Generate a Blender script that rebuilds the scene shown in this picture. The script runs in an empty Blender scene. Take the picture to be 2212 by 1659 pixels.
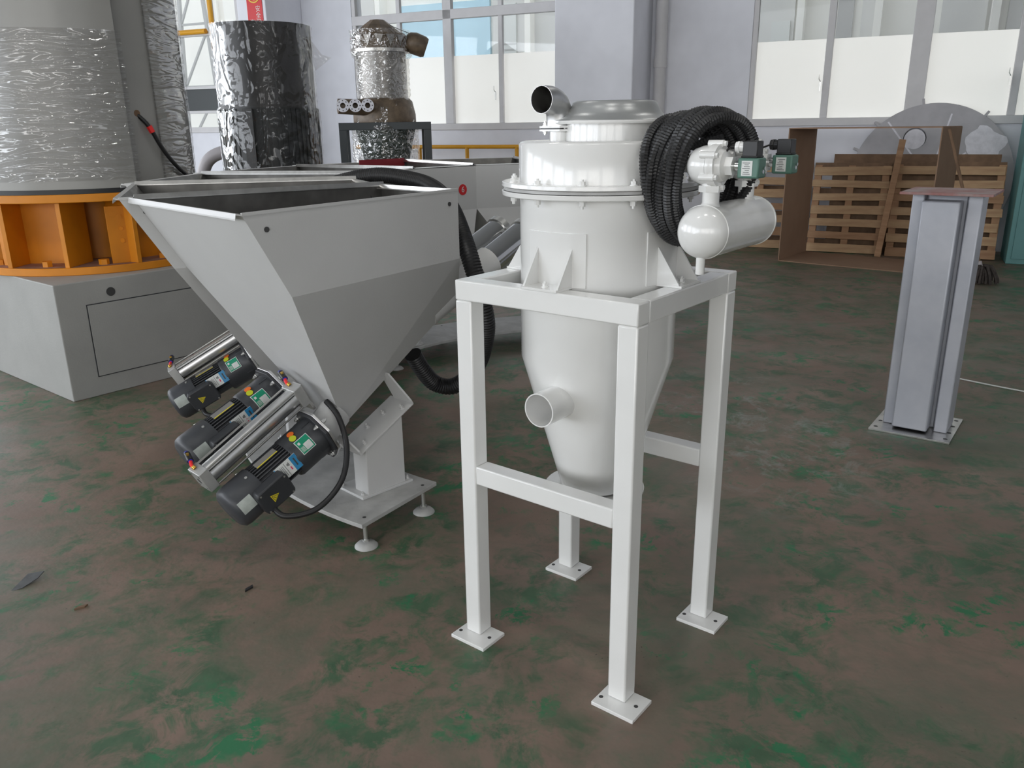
import bpy, bmesh, math, random
from mathutils import Vector, Matrix
R = math.radians
random.seed(7)
S = bpy.context.scene
COL = S.collection
# ------------------------------------------------------------------ camera, world, lights, exposure
CAMH, PITCH, ROLL, FPX = 1.6311, 0.3072, -0.0133, 1757.75
cd = bpy.data.cameras.new('camera'); cam = bpy.data.objects.new('camera', cd); COL.objects.link(cam)
cd.sensor_fit = 'HORIZONTAL'; cd.sensor_width = 36.0; cd.lens = FPX / 2212 * 36.0
cd.clip_start = .05; cd.clip_end = 300
fw = Vector((0, math.cos(PITCH), -math.sin(PITCH))); up0 = Vector((0, math.sin(PITCH), math.cos(PITCH))); r0 = Vector((1, 0, 0))
rt = math.cos(ROLL) * r0 + math.sin(ROLL) * up0; up = -math.sin(ROLL) * r0 + math.cos(ROLL) * up0
cam.matrix_world = Matrix(((rt.x, up.x, -fw.x, 0), (rt.y, up.y, -fw.y, 0), (rt.z, up.z, -fw.z, CAMH), (0, 0, 0, 1)))
S.camera = cam
wd = bpy.data.worlds.new('world'); S.world = wd; wd.use_nodes = True
bg = wd.node_tree.nodes['Background']; bg.inputs[0].default_value = (.93, .96, 1, 1); bg.inputs[1].default_value = 1.5

def area(name, loc, target, sx, sy, power, col=(1, 1, 1)):
    l = bpy.data.lights.new(name, 'AREA'); l.shape = 'RECTANGLE'; l.size = sx; l.size_y = sy; l.energy = power; l.color = col
    o = bpy.data.objects.new(name, l); COL.objects.link(o); o.location = loc
    o.rotation_euler = (Vector(target) - Vector(loc)).to_track_quat('-Z', 'Y').to_euler(); return o
# daylight from the hall's other window walls (left side and behind the viewer) and its ceiling lamps
for i in range(6):
    area('side_window_light', (-9.5, -6 + 3.6 * i, 2.5), (-1, -6 + 3.6 * i + 2, 1.6), 2.8, 3.0, 128, (.88, .93, 1))
for i in range(3):
    area('rear_window_light', (-6.5 + 3.8 * i, -9, 2.7), (-1.6 + 1.6 * i, 4, 1.4), 3.0, 3.0, 85, (1, .97, .92))
for i, (x, y) in enumerate([(-3.5, 0.5), (-.5, 0.5), (2.5, 0.5), (-2, 5.5), (3, 5.5)]):
    area('ceiling_lamp_light', (x, y, 6.6), (x, y, 0), .9, .3, 30, (1, .98, .94))
S.view_settings.view_transform = 'Standard'; S.view_settings.look = 'None'
S.view_settings.gamma = 1; S.view_settings.use_curve_mapping = False
S.view_settings.exposure = 0.0
S.cycles.use_denoising = True
S.cycles.max_bounces = 5; S.cycles.diffuse_bounces = 3; S.cycles.glossy_bounces = 3; S.cycles.transmission_bounces = 3; S.cycles.transparent_max_bounces = 10
S.cycles.use_adaptive_sampling = True; S.cycles.adaptive_threshold = .1; S.cycles.adaptive_min_samples = 16
S.cycles.caustics_reflective = False; S.cycles.caustics_refractive = False
S.cycles.sample_clamp_indirect = 6

# ------------------------------------------------------------------ materials
MATS = {}
def mat(name, col, rough=.5, metal=0., var=.0, vscale=6., bump=0., bscale=60., coat=0., stretch=None, col2=None, spec=.5):
    if name in MATS: return MATS[name]
    m = bpy.data.materials.new(name); m.use_nodes = True; MATS[name] = m
    nt = m.node_tree; N = nt.nodes; L = nt.links; b = N['Principled BSDF']
    b.inputs['Base Color'].default_value = (*col, 1); b.inputs['Roughness'].default_value = rough; b.inputs['Metallic'].default_value = metal
    b.inputs['Specular IOR Level'].default_value = spec
    if coat: b.inputs['Coat Weight'].default_value = coat; b.inputs['Coat Roughness'].default_value = .08
    tc = N.new('ShaderNodeTexCoord'); mp = N.new('ShaderNodeMapping'); L.new(tc.outputs['Object'], mp.inputs[0])
    if stretch: mp.inputs['Scale'].default_value = stretch
    if var or col2:
        n = N.new('ShaderNodeTexNoise'); n.inputs['Scale'].default_value = vscale; n.inputs['Detail'].default_value = 3; n.inputs['Roughness'].default_value = .6
        L.new(mp.outputs[0], n.inputs['Vector'])
        r = N.new('ShaderNodeValToRGB'); L.new(n.outputs['Fac'], r.inputs[0])
        c2 = col2 if col2 else tuple(min(1, c * (1 + var)) for c in col)
        c1 = col if col2 else tuple(c * (1 - var) for c in col)
        r.color_ramp.elements[0].position = .35; r.color_ramp.elements[1].position = .68
        r.color_ramp.elements[0].color = (*c1, 1); r.color_ramp.elements[1].color = (*c2, 1)
        L.new(r.outputs[0], b.inputs['Base Color'])
    if bump:
        n2 = N.new('ShaderNodeTexNoise'); n2.inputs['Scale'].default_value = bscale; n2.inputs['Detail'].default_value = 1.5
        L.new(mp.outputs[0], n2.inputs['Vector']); bp = N.new('ShaderNodeBump'); bp.inputs['Strength'].default_value = bump; bp.inputs['Distance'].default_value = .01
        L.new(n2.outputs['Fac'], bp.inputs['Height']); L.new(bp.outputs[0], b.inputs['Normal'])
    return m
def emis(name, col, strength):
    m = bpy.data.materials.new(name); m.use_nodes = True; b = m.node_tree.nodes['Principled BSDF']
    b.inputs['Base Color'].default_value = (*col, 1); b.inputs['Roughness'].default_value = .45
    b.inputs['Emission Color'].default_value = (*col, 1); b.inputs['Emission Strength'].default_value = strength; MATS[name] = m; return m
def film_mat(name, tint, amount, scale, stretch, bump, rough=.09):
    m = bpy.data.materials.new(name); m.use_nodes = True; nt = m.node_tree; N = nt.nodes; L = nt.links
    for n in list(N): N.remove(n)
    out = N.new('ShaderNodeOutputMaterial'); mix = N.new('ShaderNodeMixShader'); tr = N.new('ShaderNodeBsdfTransparent'); gl = N.new('ShaderNodeBsdfGlossy')
    tr.inputs[0].default_value = (*tint, 1); gl.inputs['Roughness'].default_value = rough; gl.inputs['Color'].default_value = (1, 1, 1, 1)
    tc = N.new('ShaderNodeTexCoord'); mp = N.new('ShaderNodeMapping'); mp.inputs['Scale'].default_value = stretch; L.new(tc.outputs['Object'], mp.inputs[0])
    ns = N.new('ShaderNodeTexNoise'); ns.inputs['Scale'].default_value = scale; ns.inputs['Detail'].default_value = 2; ns.inputs['Roughness'].default_value = .45; ns.inputs['Distortion'].default_value = .6; L.new(mp.outputs[0], ns.inputs['Vector'])
    sb = N.new('ShaderNodeMath'); sb.operation = 'SUBTRACT'; sb.inputs[1].default_value = .5; L.new(ns.outputs['Fac'], sb.inputs[0])
    ab = N.new('ShaderNodeMath'); ab.operation = 'ABSOLUTE'; L.new(sb.outputs[0], ab.inputs[0])
    bp = N.new('ShaderNodeBump'); bp.inputs['Strength'].default_value = bump; bp.inputs['Distance'].default_value = .12; L.new(ab.outputs[0], bp.inputs['Height'])
    if bump: L.new(bp.outputs[0], gl.inputs['Normal'])
    lw = N.new('ShaderNodeLayerWeight'); lw.inputs[0].default_value = .25
    md = N.new('ShaderNodeMath'); md.operation = 'MULTIPLY_ADD'; md.inputs[1].default_value = .2; md.inputs[2].default_value = amount; L.new(lw.outputs['Fresnel'], md.inputs[0])
    L.new(md.outputs[0], mix.inputs[0]); L.new(tr.outputs[0], mix.inputs[1]); L.new(gl.outputs[0], mix.inputs[2]); L.new(mix.outputs[0], out.inputs[0])
    MATS[name] = m; return m

mat('white', (.81, .81, .795), .22, 0, .03, 3, .04, 25, coat=.6)
mat('feeder_paint', (.60, .60, .595), .42, 0, .03, 2, .04, 150)
mat('shaded_steel', (.16, .155, .145), .38, .6, .25, 7)  # hopper inside steel, darkened to put the interior's shade into the colour
mat('cap_grey', (.40, .41, .41), .32, .35, .05, 6)
mat('base_paint', (.50, .50, .49), .5, 0, .0, 9, .05, 80, col2=(.38, .38, .37))
mat('steel', (.62, .61, .59), .3, 1., .12, 14)
mat('dull_steel', (.42, .41, .40), .42, 1., .15, 6)
mat('chrome', (.75, .75, .75), .12, 1.)
mat('zinc', (.72, .72, .70), .35, 1.)
mat('aluminium', (.70, .70, .70), .34, 1., .06, 30)
mat('al_block', (.47, .47, .46), .5, .6, .06, 30)
mat('motor', (.035, .037, .042), .42, 0, .15, 8, .05, 200)
mat('motor_light', (.05, .053, .06), .45, 0, .12, 8)
mat('black', (.012, .012, .013), .4)
mat('rubber', (.016, .016, .017), .42, 0, .2, 20)
mat('orange', (.66, .23, .006), .5, 0, .12, 3)
mat('orange_dust', (.30, .17, .13), .8, 0, .2, 8)
mat('box_grey', (.36, .36, .345), .6, 0, .05, 3, .08, 90)
mat('box_light', (.52, .53, .54), .6, 0, .06, 3, .08, 90)
mat('tank_grey', (.34, .335, .315), .26, 0, .05, 2)
mat('dark_drum', (.028, .027, .026), .42, 0, .2, 4)
mat('drum_base', (.014, .016, .016), .45, 0, .2, 4)
mat('silver_body', (.34, .33, .32), .38, .7, .12, 5)
mat('brown_wrap', (.16, .115, .075), .45, 0, .35, 7)
mat('frame_dark', (.045, .052, .055), .45)
mat('cone_green', (.04, .06, .055), .5, 0, .2, 4)
mat('wall', (.83, .84, .90), .8, 0, .06, 1.2, .05, 30)
mat('pillar_side', (.60, .61, .68), .8, 0, .06, 1.2)
mat('win_frame', (.66, .65, .66), .5, 0, .04, 4)
mat('column_silver', (.46, .48, .54), .36, .2, .0, 5, .03, 120, col2=(.54, .555, .61))
mat('primer_red', (.30, .11, .10), .6, 0, .0, 9, col2=(.34, .28, .27))
mat('disc_grey', (.45, .44, .46), .6, 0, .1, 3)
mat('paper_white', (.78, .77, .82), .8, 0, .08, 14)
mat('teal', (.13, .32, .32), .5, 0, .05, 3)
mat('yellow', (.75, .36, .015), .45)
mat('red', (.62, .015, .02), .45)
mat('red_dark', (.25, .02, .03), .5, 0, .1, 5)
mat('red_tube', (.9, .03, .03), .3)
mat('blue_ring', (.05, .06, .55), .4)
mat('green_coil', (.09, .19, .15), .45)
mat('label_white', (.68, .70, .68), .5, 0, .05, 60)
mat('label_green', (.0, .28, .15), .4)
mat('label_blue', (.02, .22, .45), .4)
mat('label_yellow', (.75, .62, .02), .45)
mat('dot_yellow', (.55, .60, .02), .45)
mat('dot_orange', (.85, .17, .02), .45)
mat('label_grey', (.45, .49, .46), .6, 0, .1, 40)
mat('label_ink', (.05, .05, .05), .5)
mat('label_red', (.75, .02, .1), .5)
mat('brass', (.7, .45, .1), .3, 1.)
mat('wood', (.46, .28, .16), .75, 0, .0, 3, .2, 30, stretch=(1, 8, 8), col2=(.36, .20, .11))
mat('wood_pale', (.56, .38, .22), .75, 0, .0, 3, .2, 30, stretch=(1, 8, 8), col2=(.45, .28, .16))
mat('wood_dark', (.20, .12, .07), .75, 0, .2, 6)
mat('card', (.33, .21, .14), .85, 0, .0, 2, .05, 60, col2=(.28, .175, .115))
mat('gold', (.8, .5, .05), .4)
mat('mop_yarn', (.055, .045, .04), .9, 0, .3, 30)
mat('cream', (.92, .91, .86), .8, 0, .03, 1)
mat('pale_grey', (.68, .68, .66), .8, 0, .04, 1)
mat('mid_grey', (.50, .50, .49), .8)
mat('sky_blue', (.50, .72, .83), .6, 0, .05, 1)
mat('ceil', (.42, .43, .44), .8)
mat('pale_tube', (.45, .42, .43), .5)
mat('shard', (.10, .105, .11), .5, 0, .2, 20)
emis('frosted', (.80, .80, .765), .46)  # daylight behind the panes put in as their own glow
film_mat('film', (.97, .97, .97), .09, 2.2, (1.3, 1.3, 7), .9, .06)
film_mat('film_drum', (.98, .98, .98), .028, 2.6, (2, 2, 1), .9, .07)
film_mat('film_clear', (.94, .93, .91), .14, 4, (2, 2, 2), 1., .07)
film_mat('glass', (.98, .99, .99), .02, .5, (1, 1, 1), .0, .02)

def floor_mat():
    m = bpy.data.materials.new('floor_paint'); m.use_nodes = True; nt = m.node_tree; N = nt.nodes; L = nt.links; b = N['Principled BSDF']
    tc = N.new('ShaderNodeTexCoord')
    def noise(sc, det=6, rough=.6, dist=0., stretch=None):
        n = N.new('ShaderNodeTexNoise'); n.inputs['Scale'].default_value = sc; n.inputs['Detail'].default_value = det; n.inputs['Roughness'].default_value = rough; n.inputs['Distortion'].default_value = dist
        if stretch:
            mp = N.new('ShaderNodeMapping'); mp.inputs['Scale'].default_value = stretch; mp.inputs['Rotation'].default_value = (0, 0, .5); L.new(tc.outputs['Object'], mp.inputs[0]); L.new(mp.outputs[0], n.inputs['Vector'])
        else: L.new(tc.outputs['Object'], n.inputs['Vector'])
        return n.outputs['Fac']
    def ramp(x, a, c, ca=(0, 0, 0), cb=(1, 1, 1)):
        r = N.new('ShaderNodeValToRGB'); r.color_ramp.elements[0].position = a; r.color_ramp.elements[1].position = c
        r.color_ramp.elements[0].color = (*ca, 1); r.color_ramp.elements[1].color = (*cb, 1); L.new(x, r.inputs[0]); return r.outputs[0]
    def mix(f, a, c):
        x = N.new('ShaderNodeMix'); x.data_type = 'RGBA'; L.new(f, x.inputs[0]); L.new(a, x.inputs[6]); L.new(c, x.inputs[7]); return x.outputs[2]
    def mul(a, c):
        x = N.new('ShaderNodeMath'); x.operation = 'MULTIPLY'; L.new(a, x.inputs[0]); L.new(c, x.inputs[1]); return x.outputs[0]
    def rgb(c):
        x = N.new('ShaderNodeRGB'); x.outputs[0].default_value = (*c, 1); return x.outputs[0]
    brown = ramp(noise(1.3, 5, .7), .3, .7, (.165, .120, .092), (.25, .175, .136))
    drab = ramp(noise(3, 5, .7), .3, .7, (.098, .112, .074), (.155, .150, .108))
    c = mix(ramp(noise(.9, 5, .74, .5), .36, .54), drab, brown)
    c = mix(ramp(noise(5, 5, .75, .6), .54, .68), c, drab)
    green = ramp(noise(9, 2), .3, .7, (.045, .100, .052), (.07, .135, .072))
    g = mul(ramp(noise(1.7, 5, .72, .6), .43, .56), ramp(noise(6, 5, .75, .5), .45, .58))
    c = mix(g, c, green)
    vivid = rgb((.022, .165, .068))
    v = mul(ramp(noise(1.9, 5, .7, .3), .50, .60), ramp(noise(7, 5, .78, .4), .52, .58))
    c = mix(v, c, vivid)
    pale = rgb((.26, .28, .25))
    pm = N.new('ShaderNodeTexGradient'); pm.gradient_type = 'SPHERICAL'
    mp = N.new('ShaderNodeMapping'); mp.vector_type = 'TEXTURE'; mp.inputs['Location'].default_value = (1.35, 4.3, 0); mp.inputs['Scale'].default_value = (.75, 1.3, 1); L.new(tc.outputs['Object'], mp.inputs[0]); L.new(mp.outputs[0], pm.inputs[0])
    p = mul(ramp(noise(5, 5, .8, 1., (1, 1, 1)), .52, .70), ramp(pm.outputs['Fac'], .0, .5))
    c = mix(p, c, pale)
    sp = ramp(noise(60, 1, .7), .70, .76); dk = rgb((.03, .025, .02)); 
    c = mix(mul(sp, ramp(noise(2.5, 2), .5, .7)), c, dk)
    L.new(c, b.inputs['Base Color'])
    rr = ramp(noise(2, 2), .3, .7, (.38, .38, .38), (.6, .6, .6)); L.new(rr, b.inputs['Roughness'])
    bp = N.new('ShaderNodeBump'); bp.inputs['Strength'].default_value = .12; bp.inputs['Distance'].default_value = .01; L.new(noise(25, 2, .7), bp.inputs['Height']); L.new(bp.outputs[0], b.inputs['Normal'])
    MATS['floor'] = m
floor_mat()

# ------------------------------------------------------------------ mesh helpers
def ortho(d):
    d = Vector(d).normalized(); a = Vector((0, 0, 1)) if abs(d.z) < .9 else Vector((1, 0, 0))
    x = a.cross(d).normalized(); return x, d.cross(x), d
def frame(o, x, y, z):
    return Matrix(((x[0], y[0], z[0], o[0]), (x[1], y[1], z[1], o[1]), (x[2], y[2], z[2], o[2]), (0, 0, 0, 1)))
def crom(P, n=8, closed=False):
    P = [Vector(p) for p in P]; out = []; m = len(P)
    for i in range(m if closed else m - 1):
        g = (lambda k: P[k % m]) if closed else (lambda k: P[max(0, min(m - 1, k))])
        a, b, c, d = g(i - 1), g(i), g(i + 1), g(i + 2)
        for j in range(n):
            t = j / n; out.append(.5 * ((2 * b) + (c - a) * t + (2 * a - 5 * b + 4 * c - d) * t * t + (3 * b - a - 3 * c + d) * t ** 3))
    if not closed: out.append(P[-1])
    return out
def resample(P, step):
    L = [0]
    for a, b in zip(P, P[1:]): L.append(L[-1] + (b - a).length)
    n = max(2, int(L[-1] / step)); out = []; j = 0
    for i in range(n + 1):
        s = L[-1] * i / n
        while j < len(L) - 2 and L[j + 1] < s: j += 1
        t = (s - L[j]) / max(1e-9, L[j + 1] - L[j]); out.append(P[j].lerp(P[j + 1], t))
    return out
class MB:
    def __init__(s): s.v = []; s.f = []; s.m = []; s.mi = 0
    def add(s, vs, fs, M=None):
        k = len(s.v); s.v += [tuple(M @ Vector(v)) if M else tuple(v) for v in vs]
        s.f += [tuple(i + k for i in f) for f in fs]; s.m += [s.mi] * len(fs); return s
    def box(s, c, d, M=None):
        x, y, z = c; a, b, e = d[0] / 2, d[1] / 2, d[2] / 2
        return s.add([(x + i * a, y + j * b, z + k * e) for k in (-1, 1) for j in (-1, 1) for i in (-1, 1)],
                     [(0, 2, 3, 1), (4, 5, 7, 6), (0, 1, 5, 4), (2, 6, 7, 3), (0, 4, 6, 2), (1, 3, 7, 5)], M)
    def bar(s, p, q, w, h, upv=(0, 0, 1)):            # rectangular bar between two points
        p, q = Vector(p), Vector(q); d = (q - p); l = d.length; d.normalize(); x = d.cross(Vector(upv)).normalized(); y = x.cross(d)
        return s.box((0, 0, l / 2), (w, h, l), frame(p, x, y, d))
    def lathe(s, prof, n=32, M=None, a0=0., a1=2 * math.pi):
        full = abs(a1 - a0 - 2 * math.pi) < 1e-6; k = n if full else n + 1; vs = []; fs = []
        for r, z in prof:
            for i in range(k):
                a = a0 + (a1 - a0) * i / n; vs.append((r * math.cos(a), r * math.sin(a), z))
        for j in range(len(prof) - 1):
            for i in range(n):
                i2 = (i + 1) % k; fs.append((j * k + i, j * k + i2, (j + 1) * k + i2, (j + 1) * k + i))
        return s.add(vs, fs, M)
    def cyl(s, p, q, r, r2=None, n=20, caps=True):
        p, q = Vector(p), Vector(q); x, y, d = ortho(q - p); l = (q - p).length; r2 = r if r2 is None else r2
        prof = ([(0, 0)] if caps else []) + [(r, 0), (r2, l)] + ([(0, l)] if caps else [])
        return s.lathe(prof, n, frame(p, x, y, d))
    def pipe(s, p, q, r, ri, n=24):                   # hollow pipe
        p, q = Vector(p), Vector(q); x, y, d = ortho(q - p); l = (q - p).length
        return s.lathe([(ri, 0), (r, 0), (r, l), (ri, l), (ri, 0)], n, frame(p, x, y, d))
    def hexa(s, p, q, r): return s.cyl(p, q, r, n=6)
    def bolt(s, p, d, r=.008, h=.008):
        d = Vector(d).normalized(); p = Vector(p)
        s.cyl(p, p + d * h * .25, r * 1.35, n=12); s.hexa(p + d * h * .25, p + d * h * 1.2, r); s.cyl(p + d * h * 1.2, p + d * h * 1.8, r * .5, n=8); return s
    def prism(s, poly, h, M=None, z0=0.):
        n = len(poly); vs = [(x, y, z0) for x, y in poly] + [(x, y, z0 + h) for x, y in poly]
        fs = [tuple(range(n))[::-1], tuple(range(n, 2 * n))] + [(i, (i + 1) % n, n + (i + 1) % n, n + i) for i in range(n)]
        return s.add(vs, fs, M)
    def tube(s, P, rad, n=10, closed=False, caps=True):
        P = [Vector(p) for p in P]; m = len(P); vs = []; fs = []; prev = None
        for i in range(m):
            t = (P[(i + 1) % m] - P[i - 1]) if closed else (P[min(m - 1, i + 1)] - P[max(0, i - 1)])
            t.normalize()
            if prev is None: x, y, _ = ortho(t)
            else:
                x = (prev - t * prev.dot(t)).normalized(); y = t.cross(x)
            prev = x; r = rad(i) if callable(rad) else rad
            for j in range(n):
                a = 2 * math.pi * j / n; vs.append(P[i] + x * (r * math.cos(a)) + y * (r * math.sin(a)))
        for i in range(m if closed else m - 1):
            for j in range(n):
                a, b = i * n, ((i + 1) % m) * n; fs.append((a + j, a + (j + 1) % n, b + (j + 1) % n, b + j))
        if caps and not closed:
            fs.append(tuple(range(n))[::-1]); fs.append(tuple(range((m - 1) * n, m * n)))
        return s.add(vs, fs)
    def ribbed(s, P, r, pitch, n=9, depth=.14, closed=False):
        Q = resample(P, pitch / 2); 
        return s.tube(Q, lambda i: r * (1 if i % 2 else 1 - depth), n, closed)
    def patch(s, r, x0, x1, a0, a1, n=6):             # label wrapped round an X-axis cylinder
        vs = []; fs = []
        for i in range(n + 1):
            a = a0 + (a1 - a0) * i / n
            for x in (x0, x1):
                for rr in (r - .002, r): vs.append((x, rr * math.cos(a), rr * math.sin(a)))
        for i in range(n):
            b = i * 4; c = b + 4
            fs += [(b + 1, b + 3, c + 3, c + 1), (b, b + 1, c + 1, c), (b + 2, c + 2, c + 3, b + 3)]
        fs += [(0, 2, 3, 1), (4 * n, 4 * n + 1, 4 * n + 3, 4 * n + 2)]
        return s.add(vs, fs)
    def build(s, name, m, parent=None, smooth=True, bevel=0., mats=None, ang=35, recalc=True):
        me = bpy.data.meshes.new(name); me.from_pydata(s.v, [], s.f); me.update()
        for k in (mats or [m]): me.materials.append(MATS[k])
        if mats: me.polygons.foreach_set('material_index', s.m)
        if recalc:
            b = bmesh.new(); b.from_mesh(me); bmesh.ops.recalc_face_normals(b, faces=b.faces); b.to_mesh(me); b.free()
        if smooth:
            me.polygons.foreach_set('use_smooth', [True] * len(me.polygons)); me.set_sharp_from_angle(angle=R(ang))
        o = bpy.data.objects.new(name, me); COL.objects.link(o)
        if parent: o.parent = parent
        if bevel:
            md = o.modifiers.new('bevel', 'BEVEL'); md.width = bevel; md.segments = 2; md.limit_method = 'ANGLE'; md.angle_limit = R(40)
        return o
def empty(name, loc=(0, 0, 0), rz=0., label=None, cat=None, group=None, parent=None):
    o = bpy.data.objects.new(name, None); COL.objects.link(o); o.location = loc; o.rotation_euler = (0, 0, rz); o.empty_display_size = .1
    if parent: o.parent = parent
    return tag(o, label, cat, group)
def tag(o, label=None, cat=None, group=None, kind=None):
    if label: o['label'] = label
    if cat: o['category'] = cat
    if group: o['group'] = group
    if kind: o['kind'] = kind
    return o
def plabel(o, label): o['label'] = label; return o
def copy_tree(o, parent=None):
    c = o.copy(); COL.objects.link(c); c.parent = parent
    for ch in list(o.children): copy_tree(ch, c)
    return c
def put(o, M):                                         # place a part by matrix in its parent's space
    o.matrix_local = M; return o
def text(name, body, size, m, parent, M, depth=.0006):
    cu = bpy.data.curves.new(name, 'FONT'); cu.body = body; cu.size = size; cu.extrude = depth; cu.align_x = 'CENTER'; cu.align_y = 'CENTER'; cu.resolution_u = 3
    t = bpy.data.objects.new(name, cu); COL.objects.link(t); bpy.context.view_layer.update()
    me = bpy.data.meshes.new_from_object(t.evaluated_get(bpy.context.evaluated_depsgraph_get())); bpy.data.objects.remove(t)
    me.materials.clear(); me.materials.append(MATS[m]); o = bpy.data.objects.new(name, me); COL.objects.link(o); o.parent = parent; o.matrix_local = M; return o
def jig(v, a): return v + random.uniform(-a, a)

# ------------------------------------------------------------------ the setting
fl = MB().box((0, 6, -.05), (60, 60, .1)).build('floor', 'floor', smooth=False); tag(fl, kind='structure')
# wall frame: t runs along the wall, n points away from the viewer
WA = -25.0; wd_ = Vector((math.cos(R(WA)), math.sin(R(WA)), 0)); wn = Vector((-wd_.y, wd_.x, 0)); WD = 12.2
MW = frame(wn * WD, wd_, wn, Vector((0, 0, 1)))       # local x = t, local y = into the wall, z = up
HW = 7.0
wall = empty('wall_back'); wall.matrix_world = MW; tag(wall, kind='structure')
def wbox(t0, t1, z0, z1, y0=0, y1=.3, nm='wall_panel', m='wall', par=None):
    o = MB().box(((t0 + t1) / 2, (y0 + y1) / 2, (z0 + z1) / 2), (t1 - t0, y1 - y0, z1 - z0)).build(nm, m, par or wall, smooth=False); return o
W1 = (-13.6, -10.93); W2 = (-8.53, -3.9); W3 = (-2.03, 5.6)
SILL = 1.60
wbox(-24, 16, 0, SILL - .02, nm='wall_below_sill')
wbox(-24, W1[0], SILL - .02, HW); wbox(W1[1], W2[0], SILL - .02, HW); wbox(W2[1], W3[0], SILL - .02, HW); wbox(W3[1], 16, SILL - .02, HW)
for a, b in (W1, W2, W3): wbox(a, b, 5.2, HW, nm='lintel')
p1 = MB().box((-3.985, -.45, HW / 2), (1.13, .9, HW)).build('wall_pillar', 'wall', smooth=False, bevel=.015); p1.matrix_world = MW; tag(p1, kind='structure')
p2 = MB().box((-9.83, -.45, HW / 2), (.58, .9, HW)).build('wall_pillar', 'wall', smooth=False, bevel=.015); p2.matrix_world = MW; tag(p2, kind='structure')
wr = MB().box((15.2, -1, HW / 2), (.3, 21, HW)).build('light_block_right', 'wall', smooth=False); tag(wr, kind='structure')  # unseen wall added to block sky light from the right
ce = MB().box((0, 0, HW + .1), (46, 34, .2)).build('ceiling', 'ceil', smooth=False); tag(ce, kind='structure')

def window(nm, t0, t1, posts, zs, frost, sub=(), wide=.12):
    e = empty(nm); e.matrix_world = MW; tag(e, kind='structure')
    F = .07
    def fr(a, b, z0, z1, y=.05, dy=.08, n='window_frame'): return MB().box(((a + b) / 2, y, (z0 + z1) / 2), (b - a, dy, z1 - z0)).build(n, 'win_frame', e, smooth=False, bevel=.006)
    fr(t0, t1, SILL - .02, SILL + .08, .03, .14, 'window_sill'); fr(t0, t0 + F, SILL, 5.2); fr(t1 - F, t1, SILL, 5.2); fr(t0, t1, 5.13, 5.2)
    for t, w in posts: fr(t - w / 2, t + w / 2, SILL + .08, 5.2, .05, .1 if w > .09 else .07, 'mullion')
    for z, w in zs: fr(t0, t1, z - w / 2, z + w / 2, .045, .09, 'transom')
    xs = [t0 + F] + [t for t, w in posts] + [t1 - F]; hs = [SILL + .08] + [z for z, w in zs] + [5.15]
    for a, b in zip(xs, xs[1:]):
        for z0, z1 in zip(hs, hs[1:]):
            if z0 < 2.6 and frost:
                MB().box(((a + b) / 2, .075, (z0 + frost) / 2), (b - a, .006, frost - z0)).build('frosted_pane', 'frosted', e, smooth=False)
                MB().box(((a + b) / 2, .075, (frost + z1) / 2), (b - a, .006, z1 - frost)).build('clear_pane', 'glass', e, smooth=False)
            else: MB().box(((a + b) / 2, .075, (z0 + z1) / 2), (b - a, .006, z1 - z0)).build('clear_pane', 'glass', e, smooth=False)
    for t in sub:
        MB().bar((t, -.012, 2.02), (t, -.012, 2.14), .018, .012, (0, 1, 0)).tube([(t, -.015, 2.14), (t - .02, -.03, 2.17), (t - .02, -.03, 2.23)], .006, 6).build('latch', 'zinc', e)
    return e
w2 = window('window_2', W2[0], W2[1], [(-7.64, .07), (-6.74, .15), (-5.82, .07)], [(3.31, .14)], 2.70, (-5.90,))
w3 = window('window_3', W3[0], W3[1], [(-1.03, .09), (.06, .22), (1.16, .09), (2.3, .22), (3.4, .09), (4.5, .22)], [(3.45, .14)], 2.67, (-1.10, 1.09))
w1 = window('window_1', W1[0], W1[1], [(-11.6, .09)], [(1.95, .05), (2.38, .05), (3.30, .07)], 0)
for a, b in ((-13.5, -11.65), (-11.55, -11.0)):
    MB().box(((a + b) / 2, .06, 2.16), (b - a, .04, .40)).build('spandrel_panel', 'frame_dark', w1, smooth=False)

# ------------------------------------------------------------------ dust collector on its stand
CX = Vector((.784, -.6208, 0)); CYv = Vector((.6208, .784, 0)); CC = Vector((.2623, 2.4143, 0))
dc = empty('dust_collector', CC, math.atan2(-.6208, .784), 'glossy white cyclone dust collector with side air tank on a square tube stand', 'dust collector')
Wd, Dd, Hh, T = .6152, .5982, 1.2033, .06
for sx in (-1, 1):
    for sy in (-1, 1):
        lx, ly = sx * (Wd - T) / 2, sy * (Dd - T) / 2
        lg = MB().box((lx, ly, (Hh - T + .012) / 2), (T, T, Hh - T - .012)).build('leg', 'white', dc, bevel=.005)
        fp = MB().box((lx + .0153, ly - .024, .006), (.14, .112, .012)).build('foot_plate', 'white', lg, bevel=.0015)
        MB().cyl((lx + .062, ly - .02, .0115), (lx + .062, ly - .02, .0126), .0065, n=14).build('bolt_hole', 'label_ink', lg)
        MB().cyl((lx - .042, ly - .045, .0115), (lx - .042, ly - .045, .0126), .0065, n=14).build('bolt_hole', 'label_ink', lg)
for sy in (-1, 1):
    MB().box((0, sy * (Dd - T) / 2, Hh - T / 2), (Wd, T, T)).build('top_rail', 'white', dc, bevel=.004)
    MB().box((0, sy * (Dd - T) / 2, .5616 + T / 2), (Wd - 2 * T, T * .95, T)).build('mid_rail', 'white', dc, bevel=.004)
    MB().box((sy * (Wd - T) / 2, 0, Hh - T / 2), (T, Dd - 2 * T, T)).build('top_rail', 'white', dc, bevel=.004)
RB = .232
MB().lathe([(RB - .006, 1.46), (RB, 1.46), (RB, .962), (.108, .53), (.102, .53), (RB - .006, .962), (RB - .006, 1.46)], 64).build('lower_body', 'white', dc, ang=25)
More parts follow.
